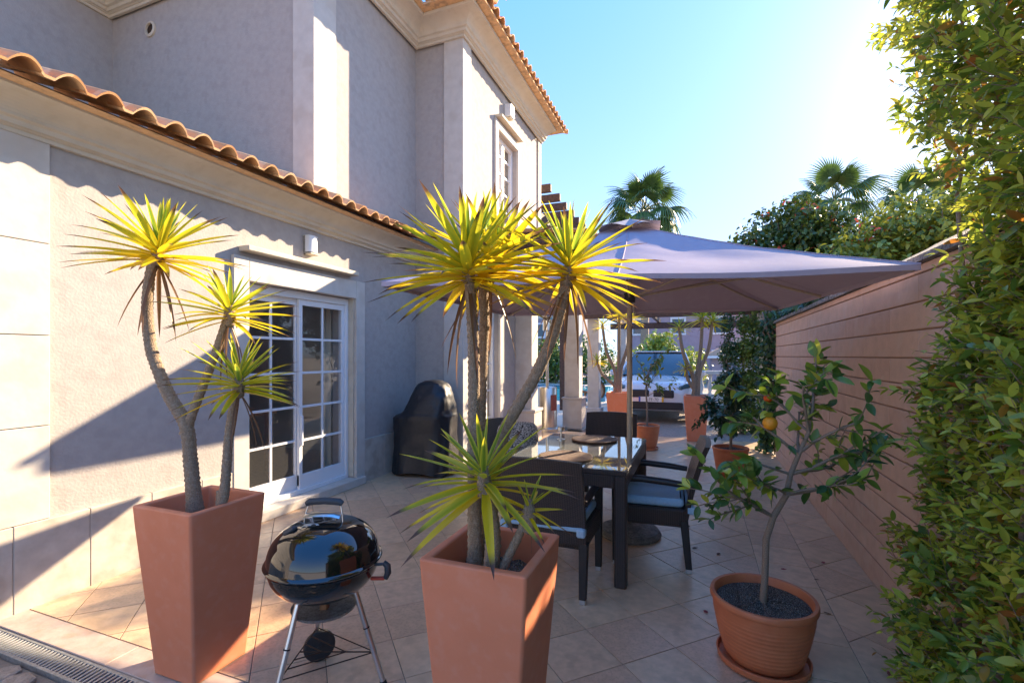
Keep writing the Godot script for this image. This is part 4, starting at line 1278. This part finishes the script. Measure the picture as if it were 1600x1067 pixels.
# ---------- furniture
func make_chair(label: String) -> Node3D:
	# faces -z, 0.55 wide
	var t := thing("wicker_chair", label, "chair", Vector3.ZERO, 0.0, "dark wicker armchairs around the table")
	var b := MB.new()
	var rows := []
	var back := []
	for i in 9:
		var u := i / 8.0
		var y := 0.34 + 0.52 * u
		var z := 0.235 + 0.05 * u * u + 0.09 * u
		var r := PackedVector3Array()
		for k in 9:
			var s := k / 4.0 - 1.0
			r.append(V(0.262 * s, y - (0.012 * s * s if i == 8 else 0.0), z - 0.022 + 0.02 * (1 - s * s)))
		rows.append(r)
	for r: PackedVector3Array in rows:
		var q := PackedVector3Array()
		for p in r: q.append(p + V(0, 0, 0.034))
		back.append(q)
	rows.reverse()
	b.patch(rows)
	b.patch(back)
	rows.reverse()
	for i in 8:
		b.quad(rows[i][0], back[i][0], back[i + 1][0], rows[i + 1][0])
		b.quad(back[i][8], rows[i][8], rows[i + 1][8], back[i + 1][8])
	for k in 8:
		b.quad(rows[8][k], back[8][k], back[8][k + 1], rows[8][k + 1])
		b.quad(back[0][k], rows[0][k], rows[0][k + 1], back[0][k + 1])
	part(t, "backrest", b, M.rattan)
	b = MB.new()
	b.box(V(0, 0.36, -0.0), V(0.52, 0.12, 0.47), 0.012)
	part(t, "seat", b, M.rattan)
	for s in [-1, 1]:
		for f in [-1, 1]:
			b = MB.new()
			var x: float = s * 0.245
			var z: float = f * 0.225
			var spl: float = 0.03 if f > 0 else 0.0
			var r0 := rsq(0.021, 0.006, 0.03)
			var r1 := rsq(0.027, 0.008, 0.345 if f > 0 else 0.585)
			var q0 := PackedVector3Array()
			var q1 := PackedVector3Array()
			for p in r0: q0.append(V(-p.x + x, p.y, p.z + z + spl))
			for p in r1: q1.append(V(-p.x + x, p.y, p.z + z))
			b.patch([q0, q1], true)
			var lg := part(t, "leg", b, M.frame)
			boxp(lg, "foot_cap", V(x, 0.0165, z + spl), V(0.038, 0.031, 0.038), M.alu, 0.003)
		b = MB.new()
		var x: float = s * 0.258
		b.tube([V(x, 0.585, -0.255), V(x, 0.605, -0.2), V(x, 0.61, -0.05), V(x, 0.60, 0.12), V(x, 0.585, 0.26)], [0.02, 0.024, 0.024, 0.024, 0.02], 8)
		part(t, "arm", b, M.frame)
	b = MB.new()
	rows = []
	for i in 7:
		var a := PI * i / 6.0 - PI / 2
		rows.append(PackedVector3Array(Array(rsq(0.235 - 0.018 * (1 - cos(a)), 0.03, 0.453 + 0.03 * sin(a))).map(func(p): return V(-p.x, p.y, p.z * 0.97))))
	b.patch(rows, true)
	b.quad(V(-0.21, 0.482, 0.2), V(0.21, 0.482, 0.2), V(0.21, 0.482, -0.2), V(-0.21, 0.482, -0.2))
	b.box(V(0, 0.436, 0.262), V(0.5, 0.024, 0.05), 0.006)
	var cu := part(t, "cushion", b, M.cushion)
	for s in [-1, 1]: boxp(cu, "tie", V(s * 0.24, 0.42, 0.27), V(0.05, 0.05, 0.055), M.cushion, 0.008)
	return t
func dining():
	rng.seed = 81
	var t := thing("patio_table", "dark wicker dining table with a glass top", "table", V(-0.83, 0, -3.655))
	var w := 0.84
	var d := 1.27
	boxp(t, "woven_top", V(0, 0.715, 0), V(w, 0.03, d), M.rattan, 0.006)
	var b := MB.new()
	b.box(Vector3.ZERO, V(w - 0.02, 0.006, d - 0.02), 0.001)
	var gl := plain(L(0.30, 0.34, 0.34), 0.02)
	gl.albedo_color.a = 0.25
	gl.transparency = BaseMaterial3D.TRANSPARENCY_ALPHA
	part(t, "glass_sheet", b, gl, Transform3D(Basis.IDENTITY, V(0, 0.7355, 0)))
	b = MB.new()
	for s in [-1, 1]:
		b.box(V(0, 0.66, s * (d / 2 - 0.02)), V(w - 0.15, 0.08, 0.034), 0.004)
		b.box(V(s * (w / 2 - 0.02), 0.66, 0), V(0.034, 0.08, d - 0.15), 0.004)
	part(t, "apron", b, M.rattan)
	for s in [-1, 1]:
		for f in [-1, 1]: boxp(t, "leg", V(s * (w / 2 - 0.038), 0.35, f * (d / 2 - 0.038)), V(0.075, 0.7, 0.075), M.rattan, 0.008)
	for k in 2:
		var m := thing("placemat", ["round brown woven placemat in front of the chair backed by the yucca planter", "round brown woven placemat in front of the far chair"][k], "placemat", [V(-0.86, 0.739, -3.26), V(-0.81, 0.739, -4.02)][k], 0.0, "round placemats on the glass table")
		b = MB.new()
		b.lathe([Vector2(0, 0.0), Vector2(0.175, 0.0), Vector2(0.19, 0.004), Vector2(0.19, 0.014), Vector2(0.178, 0.018), Vector2(0.165, 0.014), Vector2(0, 0.014)], 40)
		part(m, "disc", b, M.mat)
	var c := thing("candle_holder", "small metal candle holder standing on the glass table", "candle holder", V(-1.08, 0.739, -3.95))
	b = MB.new()
	b.lathe([Vector2(0, 0), Vector2(0.035, 0), Vector2(0.035, 0.006), Vector2(0.008, 0.012), Vector2(0.007, 0.07), Vector2(0.03, 0.078), Vector2(0.032, 0.11), Vector2(0.028, 0.11), Vector2(0.027, 0.082), Vector2(0, 0.08)], 20)
	part(c, "stand", b, M.alu)
	b = MB.new()
	b.lathe([Vector2(0.024, 0.084), Vector2(0.024, 0.104), Vector2(0, 0.106)], 16)
	part(c, "candle", b, plain(L(0.15, 0.16, 0.5), 0.6))
	var ch := make_chair("dark wicker armchair with blue cushion backing onto the yucca planter")
	ch.position = V(-0.87, 0, -3.02)
	copy(ch, V(-0.32, 0, -3.645), PI / 2 + 0.05, "dark wicker armchair with blue cushion beside the table, facing the house")
	copy(ch, V(-0.83, 0, -4.72), PI + 0.03, "dark wicker armchair at the far end of the table before the orange planter")
	copy(ch, V(-1.46, 0, -4.0), -PI / 2 - 0.25, "dark wicker armchair on the house side of the table with a spotted pillow")
	var p := thing("spotted_pillow", "white pillow with black spots leaning in the chair on the house side", "pillow", V(-1.5, 0.485, -4.02), 0.5)
	b = MB.new()
	var rows := []
	for i in 9:
		var a := PI * i / 8.0
		var rr := PackedVector3Array()
		for k in 20:
			var e := TAU * k / 20
			var sx := signf(cos(e)) * pow(absf(cos(e)), 0.45)
			var sy := signf(sin(e)) * pow(absf(sin(e)), 0.45)
			rr.append(V(sx * 0.19 * sin(a) , 0.19 + sy * 0.185 * sin(a), -0.07 * cos(a)))
		rows.append(rr)
	b.patch(rows, true)
	part(p, "cover", b, M.spots)

func parasol():
	var pole := V(-0.515, 0, -3.99)
	var t := thing("parasol", "large square taupe parasol over the dining table", "parasol", pole)
	# corners: front right, back right, back left, front left
	var rim := [V(0.99, 1.885, -2.82) - pole, V(0.738, 1.93, -5.36) - pole, V(-1.98, 1.925, -5.02) - pole, V(-1.79, 1.90, -2.43) - pole]
	var apex := V(0, 2.515, 0)
	var wr := FastNoiseLite.new()
	wr.seed = 9; wr.frequency = 1.4
	var seams := MB.new()
	var b := MB.new()
	for s in 4:
		var c0: Vector3 = rim[s]
		var c1: Vector3 = rim[(s + 1) % 4]
		var rows := []
		for i in 15:
			var q := lerpf(0.06, 1.0, i / 14.0)
			var r := PackedVector3Array()
			for k in 17:
				var w := k / 16.0
				var p := apex.lerp(c0.lerp(c1, w), q)
				p.y -= 0.07 * sin(PI * q) * (1.0 - 0.25 * absf(cos(TAU * w))) * 0.6
				p.y -= 0.010 * q * pow(sin(TAU * w), 2)
				p.y += 0.009 * wr.get_noise_2d(p.x * 1.0 + p.z * 2.5, p.z * 1.2 - p.x) * sin(PI * q)
				var inn := (Vector3(0, p.y, 0) - p)
				inn.y = 0
				if i == 14: p += inn.normalized() * 0.025 * pow(sin(TAU * w), 2)
				r.append(p)
			rows.append(r)
		b.patch(rows)
		for k: int in [0, 8]:
			var ln := []
			for i in 15: ln.append(rows[i][k] + V(0, 0.002, 0))
			seams.tube(ln, [0.0045], 5)
		var hem := [PackedVector3Array(), PackedVector3Array()]
		for p: Vector3 in rows[14]:
			hem[0].append(p); hem[1].append(p - V(0, 0.028, 0))
		b.patch(hem)
	part(t, "canopy", b, M.canvas)
	part(t, "seams", seams, M.canvas)
	b = MB.new()
	for s in 4:
		var rows := []
		for i in 5:
			var q := i / 4.0
			var r := PackedVector3Array()
			for k in 13:
				var w := k / 12.0
				var c: Vector3 = rim[s].lerp(rim[(s + 1) % 4], w)
				var p := V(0, 2.565, 0).lerp(V(c.x * 0.17, 2.462 + 0.012 * cos(TAU * w * 2.0 + s), c.z * 0.17), q)
				r.append(p)
			rows.append(r)
		b.patch(rows)
	part(t, "vent_cap", b, M.cap)
	for s in 8:
		var e: Vector3 = rim[int(s / 2.0)] if s % 2 == 0 else (rim[int(s / 2.0)] + rim[(int(s / 2.0) + 1) % 4]) * 0.5
		var r0 := V(e.x * 0.03, 2.46, e.z * 0.03)
		var r1 := V(e.x * 0.985, e.y - 0.022, e.z * 0.985)
		var pts := []
		for i in 9:
			var q := i / 8.0
			var p := r0.lerp(r1, q)
			p.y -= 0.05 * sin(PI * q)
			pts.append(p)
		b = MB.new()
		b.tube(pts, [0.0105], 6)
		part(t, "rib", b, M.rib)
		b = MB.new()
		var k := 4 if s % 2 == 0 else 5
		b.tube([V(e.x * 0.03, 1.93, e.z * 0.03), pts[k] - V(0, 0.012, 0)], [0.0085], 6)
		part(t, "strut", b, M.rib)
	b = MB.new()
	b.lathe([Vector2(0, 0.06), Vector2(0.022, 0.06), Vector2(0.022, 2.54), Vector2(0, 2.55)], 16)
	part(t, "pole", b, M.rib)
	b = MB.new()
	b.lathe([Vector2(0.022, 1.88), Vector2(0.045, 1.885), Vector2(0.045, 1.96), Vector2(0.022, 1.97)], 14)
	b.lathe([Vector2(0.022, 2.42), Vector2(0.05, 2.425), Vector2(0.05, 2.48), Vector2(0.022, 2.49)], 14)
	part(t, "hub", b, M.grip)
	b = MB.new()
	b.lathe([Vector2(0, 0.001), Vector2(0.24, 0.001), Vector2(0.25, 0.02), Vector2(0.23, 0.05), Vector2(0.05, 0.075), Vector2(0.032, 0.09), Vector2(0.03, 0.3), Vector2(0.022, 0.3)], 32)
	part(t, "base", b, M.coping)

func kettle_grill():
	var t := thing("kettle_grill", "black enamel kettle grill on three metal legs", "grill", V(-1.525, 0, -1.665), atan(290.0 / 750.0))
	t.scale = Vector3.ONE * 0.93
	var yc := 0.60
	var b := MB.new()
	var pr := []
	for i in 13:
		var a := PI / 2 * i / 12.0
		pr.append(Vector2(0.245 * pow(sin(a), 0.9), yc - 0.16 * cos(a) - 0.012))
	pr.append_array([Vector2(0.253, yc - 0.012), Vector2(0.255, yc - 0.004), Vector2(0.248, yc)])
	b.lathe(pr, 56)
	part(t, "bowl", b, M.enamel)
	b = MB.new()
	pr = [Vector2(0.247, yc + 0.001), Vector2(0.26, yc + 0.002), Vector2(0.264, yc + 0.009), Vector2(0.260, yc + 0.017), Vector2(0.252, yc + 0.021)]
	for i in range(1, 15):
		var a := PI / 2 * i / 14.0
		pr.append(Vector2(0.25 * pow(cos(a), 0.72), yc + 0.022 + 0.165 * pow(sin(a), 1.0)))
	b.lathe(pr, 56)
	part(t, "lid", b, M.enamel)
	# lid vent
	var vt := Transform3D(Basis(Vector3.RIGHT, 0.42), V(-0.035, yc + 0.173, 0.095))
	b = MB.new()
	b.lathe([Vector2(0, 0.0), Vector2(0.047, -0.001), Vector2(0.052, -0.006), Vector2(0.052, -0.014)], 28)
	var vent := part(t, "lid_vent", b, M.alu, vt)
	for k in 4:
		b = MB.new()
		b.lathe([Vector2(0, 0.0016), Vector2(0.0105, 0.0016), Vector2(0.0115, 0.0)], 12, V(0.028 * cos(k * PI / 2 + 0.4), 0, 0.028 * sin(k * PI / 2 + 0.4)))
		part(vent, "vent_hole", b, M.rubber)
	# handle over a polished shield
	b = MB.new()
	b.tube([V(-0.085, yc + 0.262, 0), V(-0.07, yc + 0.272, 0), V(0, yc + 0.277, 0), V(0.07, yc + 0.272, 0), V(0.085, yc + 0.262, 0)], [0.013, 0.0165, 0.0165, 0.0165, 0.013], 12)
	var hd := part(t, "lid_handle", b, M.grip)
	b = MB.new()
	for s in [-1, 1]: b.tube([V(s * 0.075, yc + 0.262, 0), V(s * 0.088, yc + 0.21, 0.01), V(s * 0.092, yc + 0.16, 0.015)], [0.004], 6)
	part(hd, "bracket", b, M.steel)
	b = MB.new()
	var rows := []
	for i in 9:
		var a := -0.9 + 1.8 * i / 8.0
		var r := PackedVector3Array()
		for k in 7:
			var x := -0.085 + 0.17 * k / 6.0
			r.append(V(x, yc + 0.196 + 0.034 * cos(a) - 0.010 * pow(x / 0.085, 4), 0.012 + 0.045 * sin(a)))
		rows.append(r)
	b.patch(rows)
	part(hd, "heat_shield", b, M.alu)
	b = MB.new()
	b.box(V(-0.125, yc + 0.165, 0.085), V(0.07, 0.03, 0.035), 0.012, Basis(Vector3.FORWARD, -0.5))
	part(t, "lid_hook", b, M.grip)
	# side handle
	b = MB.new()
	b.tube([V(0.25, yc - 0.006, 0.04), V(0.29, yc - 0.004, 0.04)], [0.007], 8)
	b.tube([V(0.288, yc + 0.004, 0.04), V(0.307, yc - 0.012, 0.04), V(0.309, yc - 0.045, 0.04), V(0.298, yc - 0.07, 0.04)], [0.012, 0.0155, 0.0155, 0.012], 10)
	var sh := part(t, "side_handle", b, M.grip)
	b = MB.new()
	b.box(V(0.262, yc - 0.07, 0.04), V(0.065, 0.013, 0.02), 0.003)
	part(sh, "red_bar", b, M.red)
	# legs, ash plate, wheel, wire rack
	for k in 3:
		var an := TAU * k / 3
		var d := V(cos(an), 0, sin(an))
		b = MB.new()
		var top := d * 0.135 + V(0, yc - 0.12, 0)
		var bot := d * 0.28 + V(0, 0.012, 0)
		b.tube([top, bot], [0.0135], 14)
		var lg := part(t, "leg", b, M.alu)
		b = MB.new()
		var jn := top.lerp(bot, 0.42)
		var ax := (bot - top).normalized()
		b.tube([jn, jn + ax * 0.006], [0.0148], 12)
		b.tube([bot - ax * 0.02, bot + ax * 0.008], [0.0155], 12)
		part(lg, "collar", b, M.rubber)
		b = MB.new()
		b.box(d * 0.13 + V(0, yc - 0.13, 0), V(0.03, 0.05, 0.024), 0.004, Basis(Vector3.UP, -an))
		part(lg, "socket", b, M.grip)
	b = MB.new()
	b.lathe([Vector2(0, yc - 0.235), Vector2(0.06, yc - 0.238), Vector2(0.14, yc - 0.225), Vector2(0.148, yc - 0.21), Vector2(0.146, yc - 0.209), Vector2(0.136, yc - 0.221), Vector2(0, yc - 0.231)], 36)
	part(t, "ash_catcher", b, M.dull)
	b = MB.new()
	b.box(V(0, yc - 0.2, 0), V(0.035, 0.07, 0.035), 0.004)
	part(t, "ash_outlet", b, M.wood)
	var wd := V(cos(TAU * 2 / 3), 0, sin(TAU * 2 / 3))
	var wt := Transform3D(Basis(V(0.85, 0, -0.53), V(0.53, 0, 0.85).cross(V(0.85, 0, -0.53)) * -1.0, V(0.53, 0, 0.85)), wd * 0.265 + V(0.03, 0.078, 0.035))
	b = MB.new()
	var wr := []
	for i in 25:
		var a := TAU * i / 24
		var r := PackedVector3Array()
		for e: Array in [[0.05, -0.012], [0.07, -0.016], [0.077, -0.008], [0.077, 0.008], [0.07, 0.016], [0.05, 0.012], [0.02, 0.016], [0.0, 0.016]]: r.append(V(cos(a) * e[0], sin(a) * e[0], e[1]))
		wr.append(r)
	b.patch(wr)
	b.tube([V(0, 0, -0.03), V(0, 0, 0.02)], [0.012], 8)
	part(t, "wheel", b, M.rubber, wt)
	b = MB.new()
	var y := 0.165
	var apx := V(0.235, y, 0)
	var l1 := V(cos(TAU / 3) * 0.235, y, sin(TAU / 3) * 0.235)
	var l2 := V(wd.x * 0.235, y, wd.z * 0.235)
	b.tube([apx, (l1 + l2) * 0.5], [0.0032], 6)
	for q: float in [0.0, 0.38, 0.7]:
		var m := apx.lerp((l1 + l2) * 0.5, q)
		b.tube([m, m + (l1 - apx) * (1 - q)], [0.0028], 6)
		b.tube([m, m + (l2 - apx) * (1 - q)], [0.0028], 6)
	b.tube([l1, l2], [0.003], 6)
	part(t, "wire_rack", b, M.wire)

func covered_grill():
	var t := thing("covered_grill", "large grill under a wrinkled black cover in the house corner", "grill cover", V(-3.16, 0, -5.2), 0.12)
	var f := FastNoiseLite.new()
	f.seed = 4; f.frequency = 2.2
	var b := MB.new()
	var lv := [[0.03, 0.40, 0.29, 0.0], [0.1, 0.395, 0.285, 0.0], [0.3, 0.385, 0.275, 0.0], [0.5, 0.38, 0.27, 0.0], [0.64, 0.385, 0.275, 0.0], [0.69, 0.385, 0.275, 0.0], [0.72, 0.365, 0.27, 0.02], [0.75, 0.325, 0.26, 0.05], [0.80, 0.295, 0.25, 0.075], [0.88, 0.265, 0.235, 0.09], [0.97, 0.235, 0.215, 0.1], [1.05, 0.20, 0.19, 0.1], [1.11, 0.15, 0.155, 0.1], [1.145, 0.09, 0.10, 0.1], [1.155, 0.0, 0.0, 0.1]]
	var rows := []
	for i in lv.size() - 1:
		for j in 4:
			var q := j / 4.0
			var e := []
			for k in 4: e.append(lerpf(lv[i][k], lv[i + 1][k], q))
			var r := PackedVector3Array()
			for k in 72:
				var a := TAU * k / 72
				var ex := signf(cos(a)) * pow(absf(cos(a)), 0.62)
				var ez := signf(sin(a)) * pow(absf(sin(a)), 0.62)
				var p := V(-ex * e[1] + e[3], e[0], ez * e[2])
				var low := clampf(1.0 - e[0] / 0.75, 0.15, 1)
				var fold := (0.020 * pow(absf(sin(a * 5.5 + 1.2 * sin(e[0] * 3.0 + a))), 0.6) - 0.01) * low + 0.030 * f.get_noise_3d(p.x * 1.6, p.y * 0.6, p.z * 1.6) + 0.014 * absf(f.get_noise_3d(p.x * 3.0 + p.y * 1.5, p.y * 1.2, p.z * 3.0))
				p += V(-ex, 0, ez) * fold * minf(1.0, e[1] * 6)
				if i == 0 and j == 0: p.y += 0.02 * sin(a * 5.0)
				r.append(p)
			rows.append(r)
	b.patch(rows, true)
	part(t, "cover", b, M.cover)
	for s in [-1, 1]:
		for q in [-1, 1]:
			b = MB.new()
			b.lathe([Vector2(0, 0), Vector2(0.025, 0.0), Vector2(0.03, 0.03), Vector2(0.02, 0.08), Vector2(0, 0.08)], 10, V(s * 0.3, 0, q * 0.2))
			part(t, "caster", b, M.rubber)

func far_things():
	# patio heater
	var t := thing("patio_heater", "stainless steel patio heater with a slim pole by the porch column", "heater", V(-2.74, 0, -9.0))
	var b := MB.new()
	b.lathe([Vector2(0, 0.0), Vector2(0.27, 0.0), Vector2(0.27, 0.05), Vector2(0.22, 0.07), Vector2(0, 0.07)], 24)
	part(t, "base", b, M.steel)
	b = MB.new()
	b.lathe([Vector2(0.19, 0.07), Vector2(0.19, 0.82), Vector2(0.17, 0.85), Vector2(0, 0.86)], 20)
	part(t, "gas_housing", b, M.steel)
	boxp(t, "door_label", V(0.165, 0.55, 0.115), V(0.02, 0.3, 0.12), plain(L(0.22, 0.06, 0.05), 0.5), 0.0, Basis(Vector3.UP, -0.6))
	b = MB.new()
	b.tube([V(0, 0.85, 0), V(0, 1.95, 0)], [0.03], 10)
	part(t, "pole", b, M.steel)
	b = MB.new()
	b.lathe([Vector2(0.03, 1.93), Vector2(0.09, 1.95), Vector2(0.09, 2.15), Vector2(0.05, 2.18), Vector2(0.36, 2.2), Vector2(0.3, 2.26), Vector2(0, 2.3)], 24)
	part(t, "burner_head", b, M.steel)
	# curved lounge chair by the pool
	t = thing("pool_lounger", "curved brown lounger standing by the pool", "lounger", V(-3.15, -0.012, -14.2), 0.5)
	b = MB.new()
	var rows := []
	for i in 13:
		var a := -0.5 + 2.3 * i / 12.0
		var c := V(0.2 + 0.75 * (1 - cos(a)) * -1.0 + 0.3, 0.45 + 0.62 * sin(a) * 0.8, 0)
		rows.append(PackedVector3Array([c + V(-0.04, 0, 0.32), c + V(-0.04, 0, -0.32), c + V(0.04, 0.01, -0.32), c + V(0.04, 0.01, 0.32)]))
	b.patch(rows, true)
	part(t, "shell", b, M.wood)
	boxp(t, "seat", V(-0.1, 0.4, 0), V(0.6, 0.07, 0.6), M.wood, 0.02, Basis(Vector3(0, 0, 1), -0.15))
	for s in [-1, 1]:
		for q in [-1, 1]: boxp(t, "leg", V(0.12 + q * 0.18, 0.19, s * 0.24), V(0.06, 0.38, 0.06), M.wood, 0.008)
	# parked car, front towards the patio
	t = thing("parked_car", "white car parked under the pergola, nose towards the patio", "car", V(-0.93, -0.02, -10.75))
	b = MB.new()
	var st := [[0.0, 0.34, 0.70, 0.62], [-0.05, 0.30, 0.80, 0.76], [-0.16, 0.26, 0.88, 0.85], [-0.4, 0.22, 0.94, 0.90], [-0.9, 0.2, 1.0, 0.92], [-1.3, 0.2, 1.03, 0.92], [-2.2, 0.2, 1.05, 0.93], [-3.4, 0.22, 1.06, 0.92], [-4.1, 0.28, 1.04, 0.88], [-4.4, 0.4, 0.95, 0.78]]
	rows = []
	for e: Array in st:
		var r := PackedVector3Array()
		for k in 28:
			var a := TAU * k / 28
			var cx := signf(cos(a)) * pow(absf(cos(a)), 0.42)
			var cy := signf(sin(a)) * pow(absf(sin(a)), 0.5)
			r.append(V(cx * e[3], (e[1] + e[2]) / 2 + cy * (e[2] - e[1]) / 2, e[0]))
		rows.append(r)
	b.patch(rows, true)
	for k in range(1, 27): b.tri(rows[0][0], rows[0][k], rows[0][k + 1])
	part(t, "body", b, M.paint)
	b = MB.new()
	rows = []
	for e: Array in [[-1.15, 1.02, 0.82, 0.0], [-1.95, 1.50, 0.66, 0.0], [-2.3, 1.56, 0.64, 0.0], [-3.3, 1.56, 0.64, 0.0], [-4.15, 1.08, 0.72, 0.0]]:
		rows.append(PackedVector3Array([V(e[2] + 0.06, 0.98, e[0]), V(e[2], e[1] - 0.05, e[0]), V(e[2] - 0.08, e[1], e[0]), V(-e[2] + 0.08, e[1], e[0]), V(-e[2], e[1] - 0.05, e[0]), V(-e[2] - 0.06, 0.98, e[0])]))
	b.patch(rows)
	part(t, "cabin_glass", b, M.screen)
	b = MB.new()
	b.box(V(0, 1.575, -2.75), V(1.2, 0.04, 1.3), 0.018)
	for s in [-1, 1]: b.tube([V(s * 0.83, 1.03, -1.15), V(s * 0.64, 1.54, -1.98)], [0.03], 6)
	part(t, "roof", b, M.paint)
	for s in [-1, 1]:
		b = MB.new()
		b.box(V(s * 0.255, 0.655, 0.005), V(0.42, 0.17, 0.05), 0.024)
		part(t, "grille", b, M.rubber)
		b = MB.new()
		b.box(V(s * 0.66, 0.80, -0.16), V(0.30, 0.10, 0.2), 0.04, Basis(Vector3.UP, s * 0.55) * Basis(Vector3.BACK, s * 0.25))
		part(t, "headlight", b, M.screen)
		boxp(t, "mirror", V(s * 1.02, 1.06, -1.35), V(0.2, 0.14, 0.1), M.paint, 0.04)
		for q: float in [-0.85, -3.5]:
			b = MB.new()
			var wr := []
			for i in 25:
				var a := TAU * i / 24
				var r := PackedVector3Array()
				for e: Array in [[0.0, 0.1], [0.2, 0.1], [0.3, 0.1], [0.33, 0.06], [0.33, -0.1]]: r.append(V(s * (0.83 + e[1]), 0.33 + sin(a) * e[0], q + cos(a) * e[0]))
				wr.append(r)
			b.patch(wr)
			part(t, "wheel", b, M.rubber)
	boxp(t, "lower_intake", V(0, 0.40, -0.02), V(1.3, 0.16, 0.08), M.rubber, 0.02)
	for s in [-1, 1]: boxp(t, "bumper_corner", V(s * 0.72, 0.42, -0.09), V(0.14, 0.22, 0.12), M.paint, 0.04)
	var pl := boxp(t, "number_plate", V(0, 0.535, 0.045), V(0.52, 0.11, 0.012), plain(L(0.72, 0.72, 0.70), 0.4), 0.002)
	boxp(pl, "blue_band", V(-0.24, 0, 0.006), V(0.04, 0.108, 0.004), plain(L(0.02, 0.08, 0.45), 0.4))
	boxp(pl, "yellow_band", V(0.24, 0, 0.006), V(0.04, 0.108, 0.004), plain(L(0.70, 0.40, 0.02), 0.4))
	var tm := TextMesh.new()
	tm.text = "ZE-70"
	tm.font = SystemFont.new()
	tm.font.font_names = PackedStringArray(["Droid Sans"])
	tm.font_size = 16; tm.pixel_size = 0.0052; tm.depth = 0.004
	part(pl, "plate_text", tm, M.rubber, Transform3D(Basis.IDENTITY, V(0.05, 0, 0.008)))
	# pergola over the car
	t = thing("carport_pergola", "pergola of dark beams on white columns over the parked car", "pergola", V(0, -0.02, 0))
	for e: Array in [[-2.2, -10.9], [1.22, -10.5], [-2.2, -15.2], [1.35, -15.2]]:
		boxp(t, "column", V(e[0], 1.15, e[1]), V(0.26, 2.3, 0.26), M.stone, 0.01)
		boxp(t, "column_base", V(e[0], 0.15, e[1]), V(0.36, 0.3, 0.36), M.stone, 0.01)
	boxp(t, "beam", V(-0.45, 2.39, -10.7), V(4.2, 0.18, 0.14), M.timber, 0.01)
	boxp(t, "beam", V(-0.45, 2.39, -15.2), V(4.2, 0.18, 0.14), M.timber, 0.01)
	for i in 4: boxp(t, "rafter", V(-2.3 + i * 1.2, 2.55, -12.9), V(0.09, 0.13, 5.4), M.timber, 0.008)
	# balustrade and gate beyond the car
	t = thing("balustrade", "pale stone balustrade behind the white car", "balustrade", V(1.9, -0.06, -17.5))
	boxp(t, "rail", V(0, 0.95, 0), V(4.4, 0.12, 0.24), M.stone, 0.01)
	boxp(t, "plinth_course", V(0, 0.12, 0), V(4.4, 0.24, 0.26), M.stone, 0.01)
	b = MB.new()
	b.lathe([Vector2(0.07, 0.24), Vector2(0.05, 0.3), Vector2(0.09, 0.45), Vector2(0.04, 0.68), Vector2(0.06, 0.8), Vector2(0.08, 0.89)], 10)
	var bal := b.mesh()
	for i in 16: part(t, "baluster", bal, M.stone, Transform3D(Basis.IDENTITY, V(-2.05 + i * 0.275, 0, 0)))
	# neighbouring houses
	for e: Array in [["lilac neighbouring house with white window frames behind the car", V(-1.2, -0.06, -34.0), 8.0, 4.8, "lilac"], ["blue grey neighbouring house with a low tiled porch behind the clipped hedge", V(-11.6, -0.06, -36.0), 7.0, 6.2, "slate"], ["low lilac outbuilding with an orange tiled hip roof", V(3.2, -0.06, -27.0), 5.0, 1.5, "lilac"]]:
		t = thing("neighbour_house", e[0], "house", e[1], 0.0, "houses beyond the driveway")
		var w: float = e[2]
		var hh: float = e[3]
		boxp(t, "wall", V(0, hh / 2, -2), V(w, hh, 4), M[e[4]])
		b = MB.new()
		var c := [V(-w / 2 - 0.4, hh, 0.4), V(w / 2 + 0.4, hh, 0.4), V(w / 2 + 0.4, hh, -4.4), V(-w / 2 - 0.4, hh, -4.4)]
		var r0 := V(-w / 2 + 2, hh + 1.3, -2)
		var r1 := V(w / 2 - 2, hh + 1.3, -2)
		b.quad(c[0], c[1], r1, r0); b.tri(c[1], c[2], r1); b.quad(c[2], c[3], r0, r1); b.tri(c[3], c[0], r0)
		b.quad(c[3], c[2], c[1], c[0])
		part(t, "roof", b, M.farroof)
		if hh > 3:
			for i in 3:
				for j in 2:
					var wn := boxp(t, "window", V(-w * 0.32 + i * w * 0.32, 1.3 + j * 2.2, 0.02), V(1.0, 1.2, 0.08), M.white, 0.01)
					boxp(wn, "pane", V(0, 0, 0.035), V(0.74, 0.94, 0.03), M.screen)
	boxp(t, "fascia", V(0, 1.45, 0.41), V(5.8, 0.12, 0.03), M.white)

func _ready():
	materials()
	M.hedge = vcol(0.36, 0.95)
	view()
	ground()
	house()
	boundary_wall()
	parasol()
	dining()
	yuccas()
	kettle_grill()
	covered_grill()
	citrus()
	hedge()
	far_plants()
	far_things()
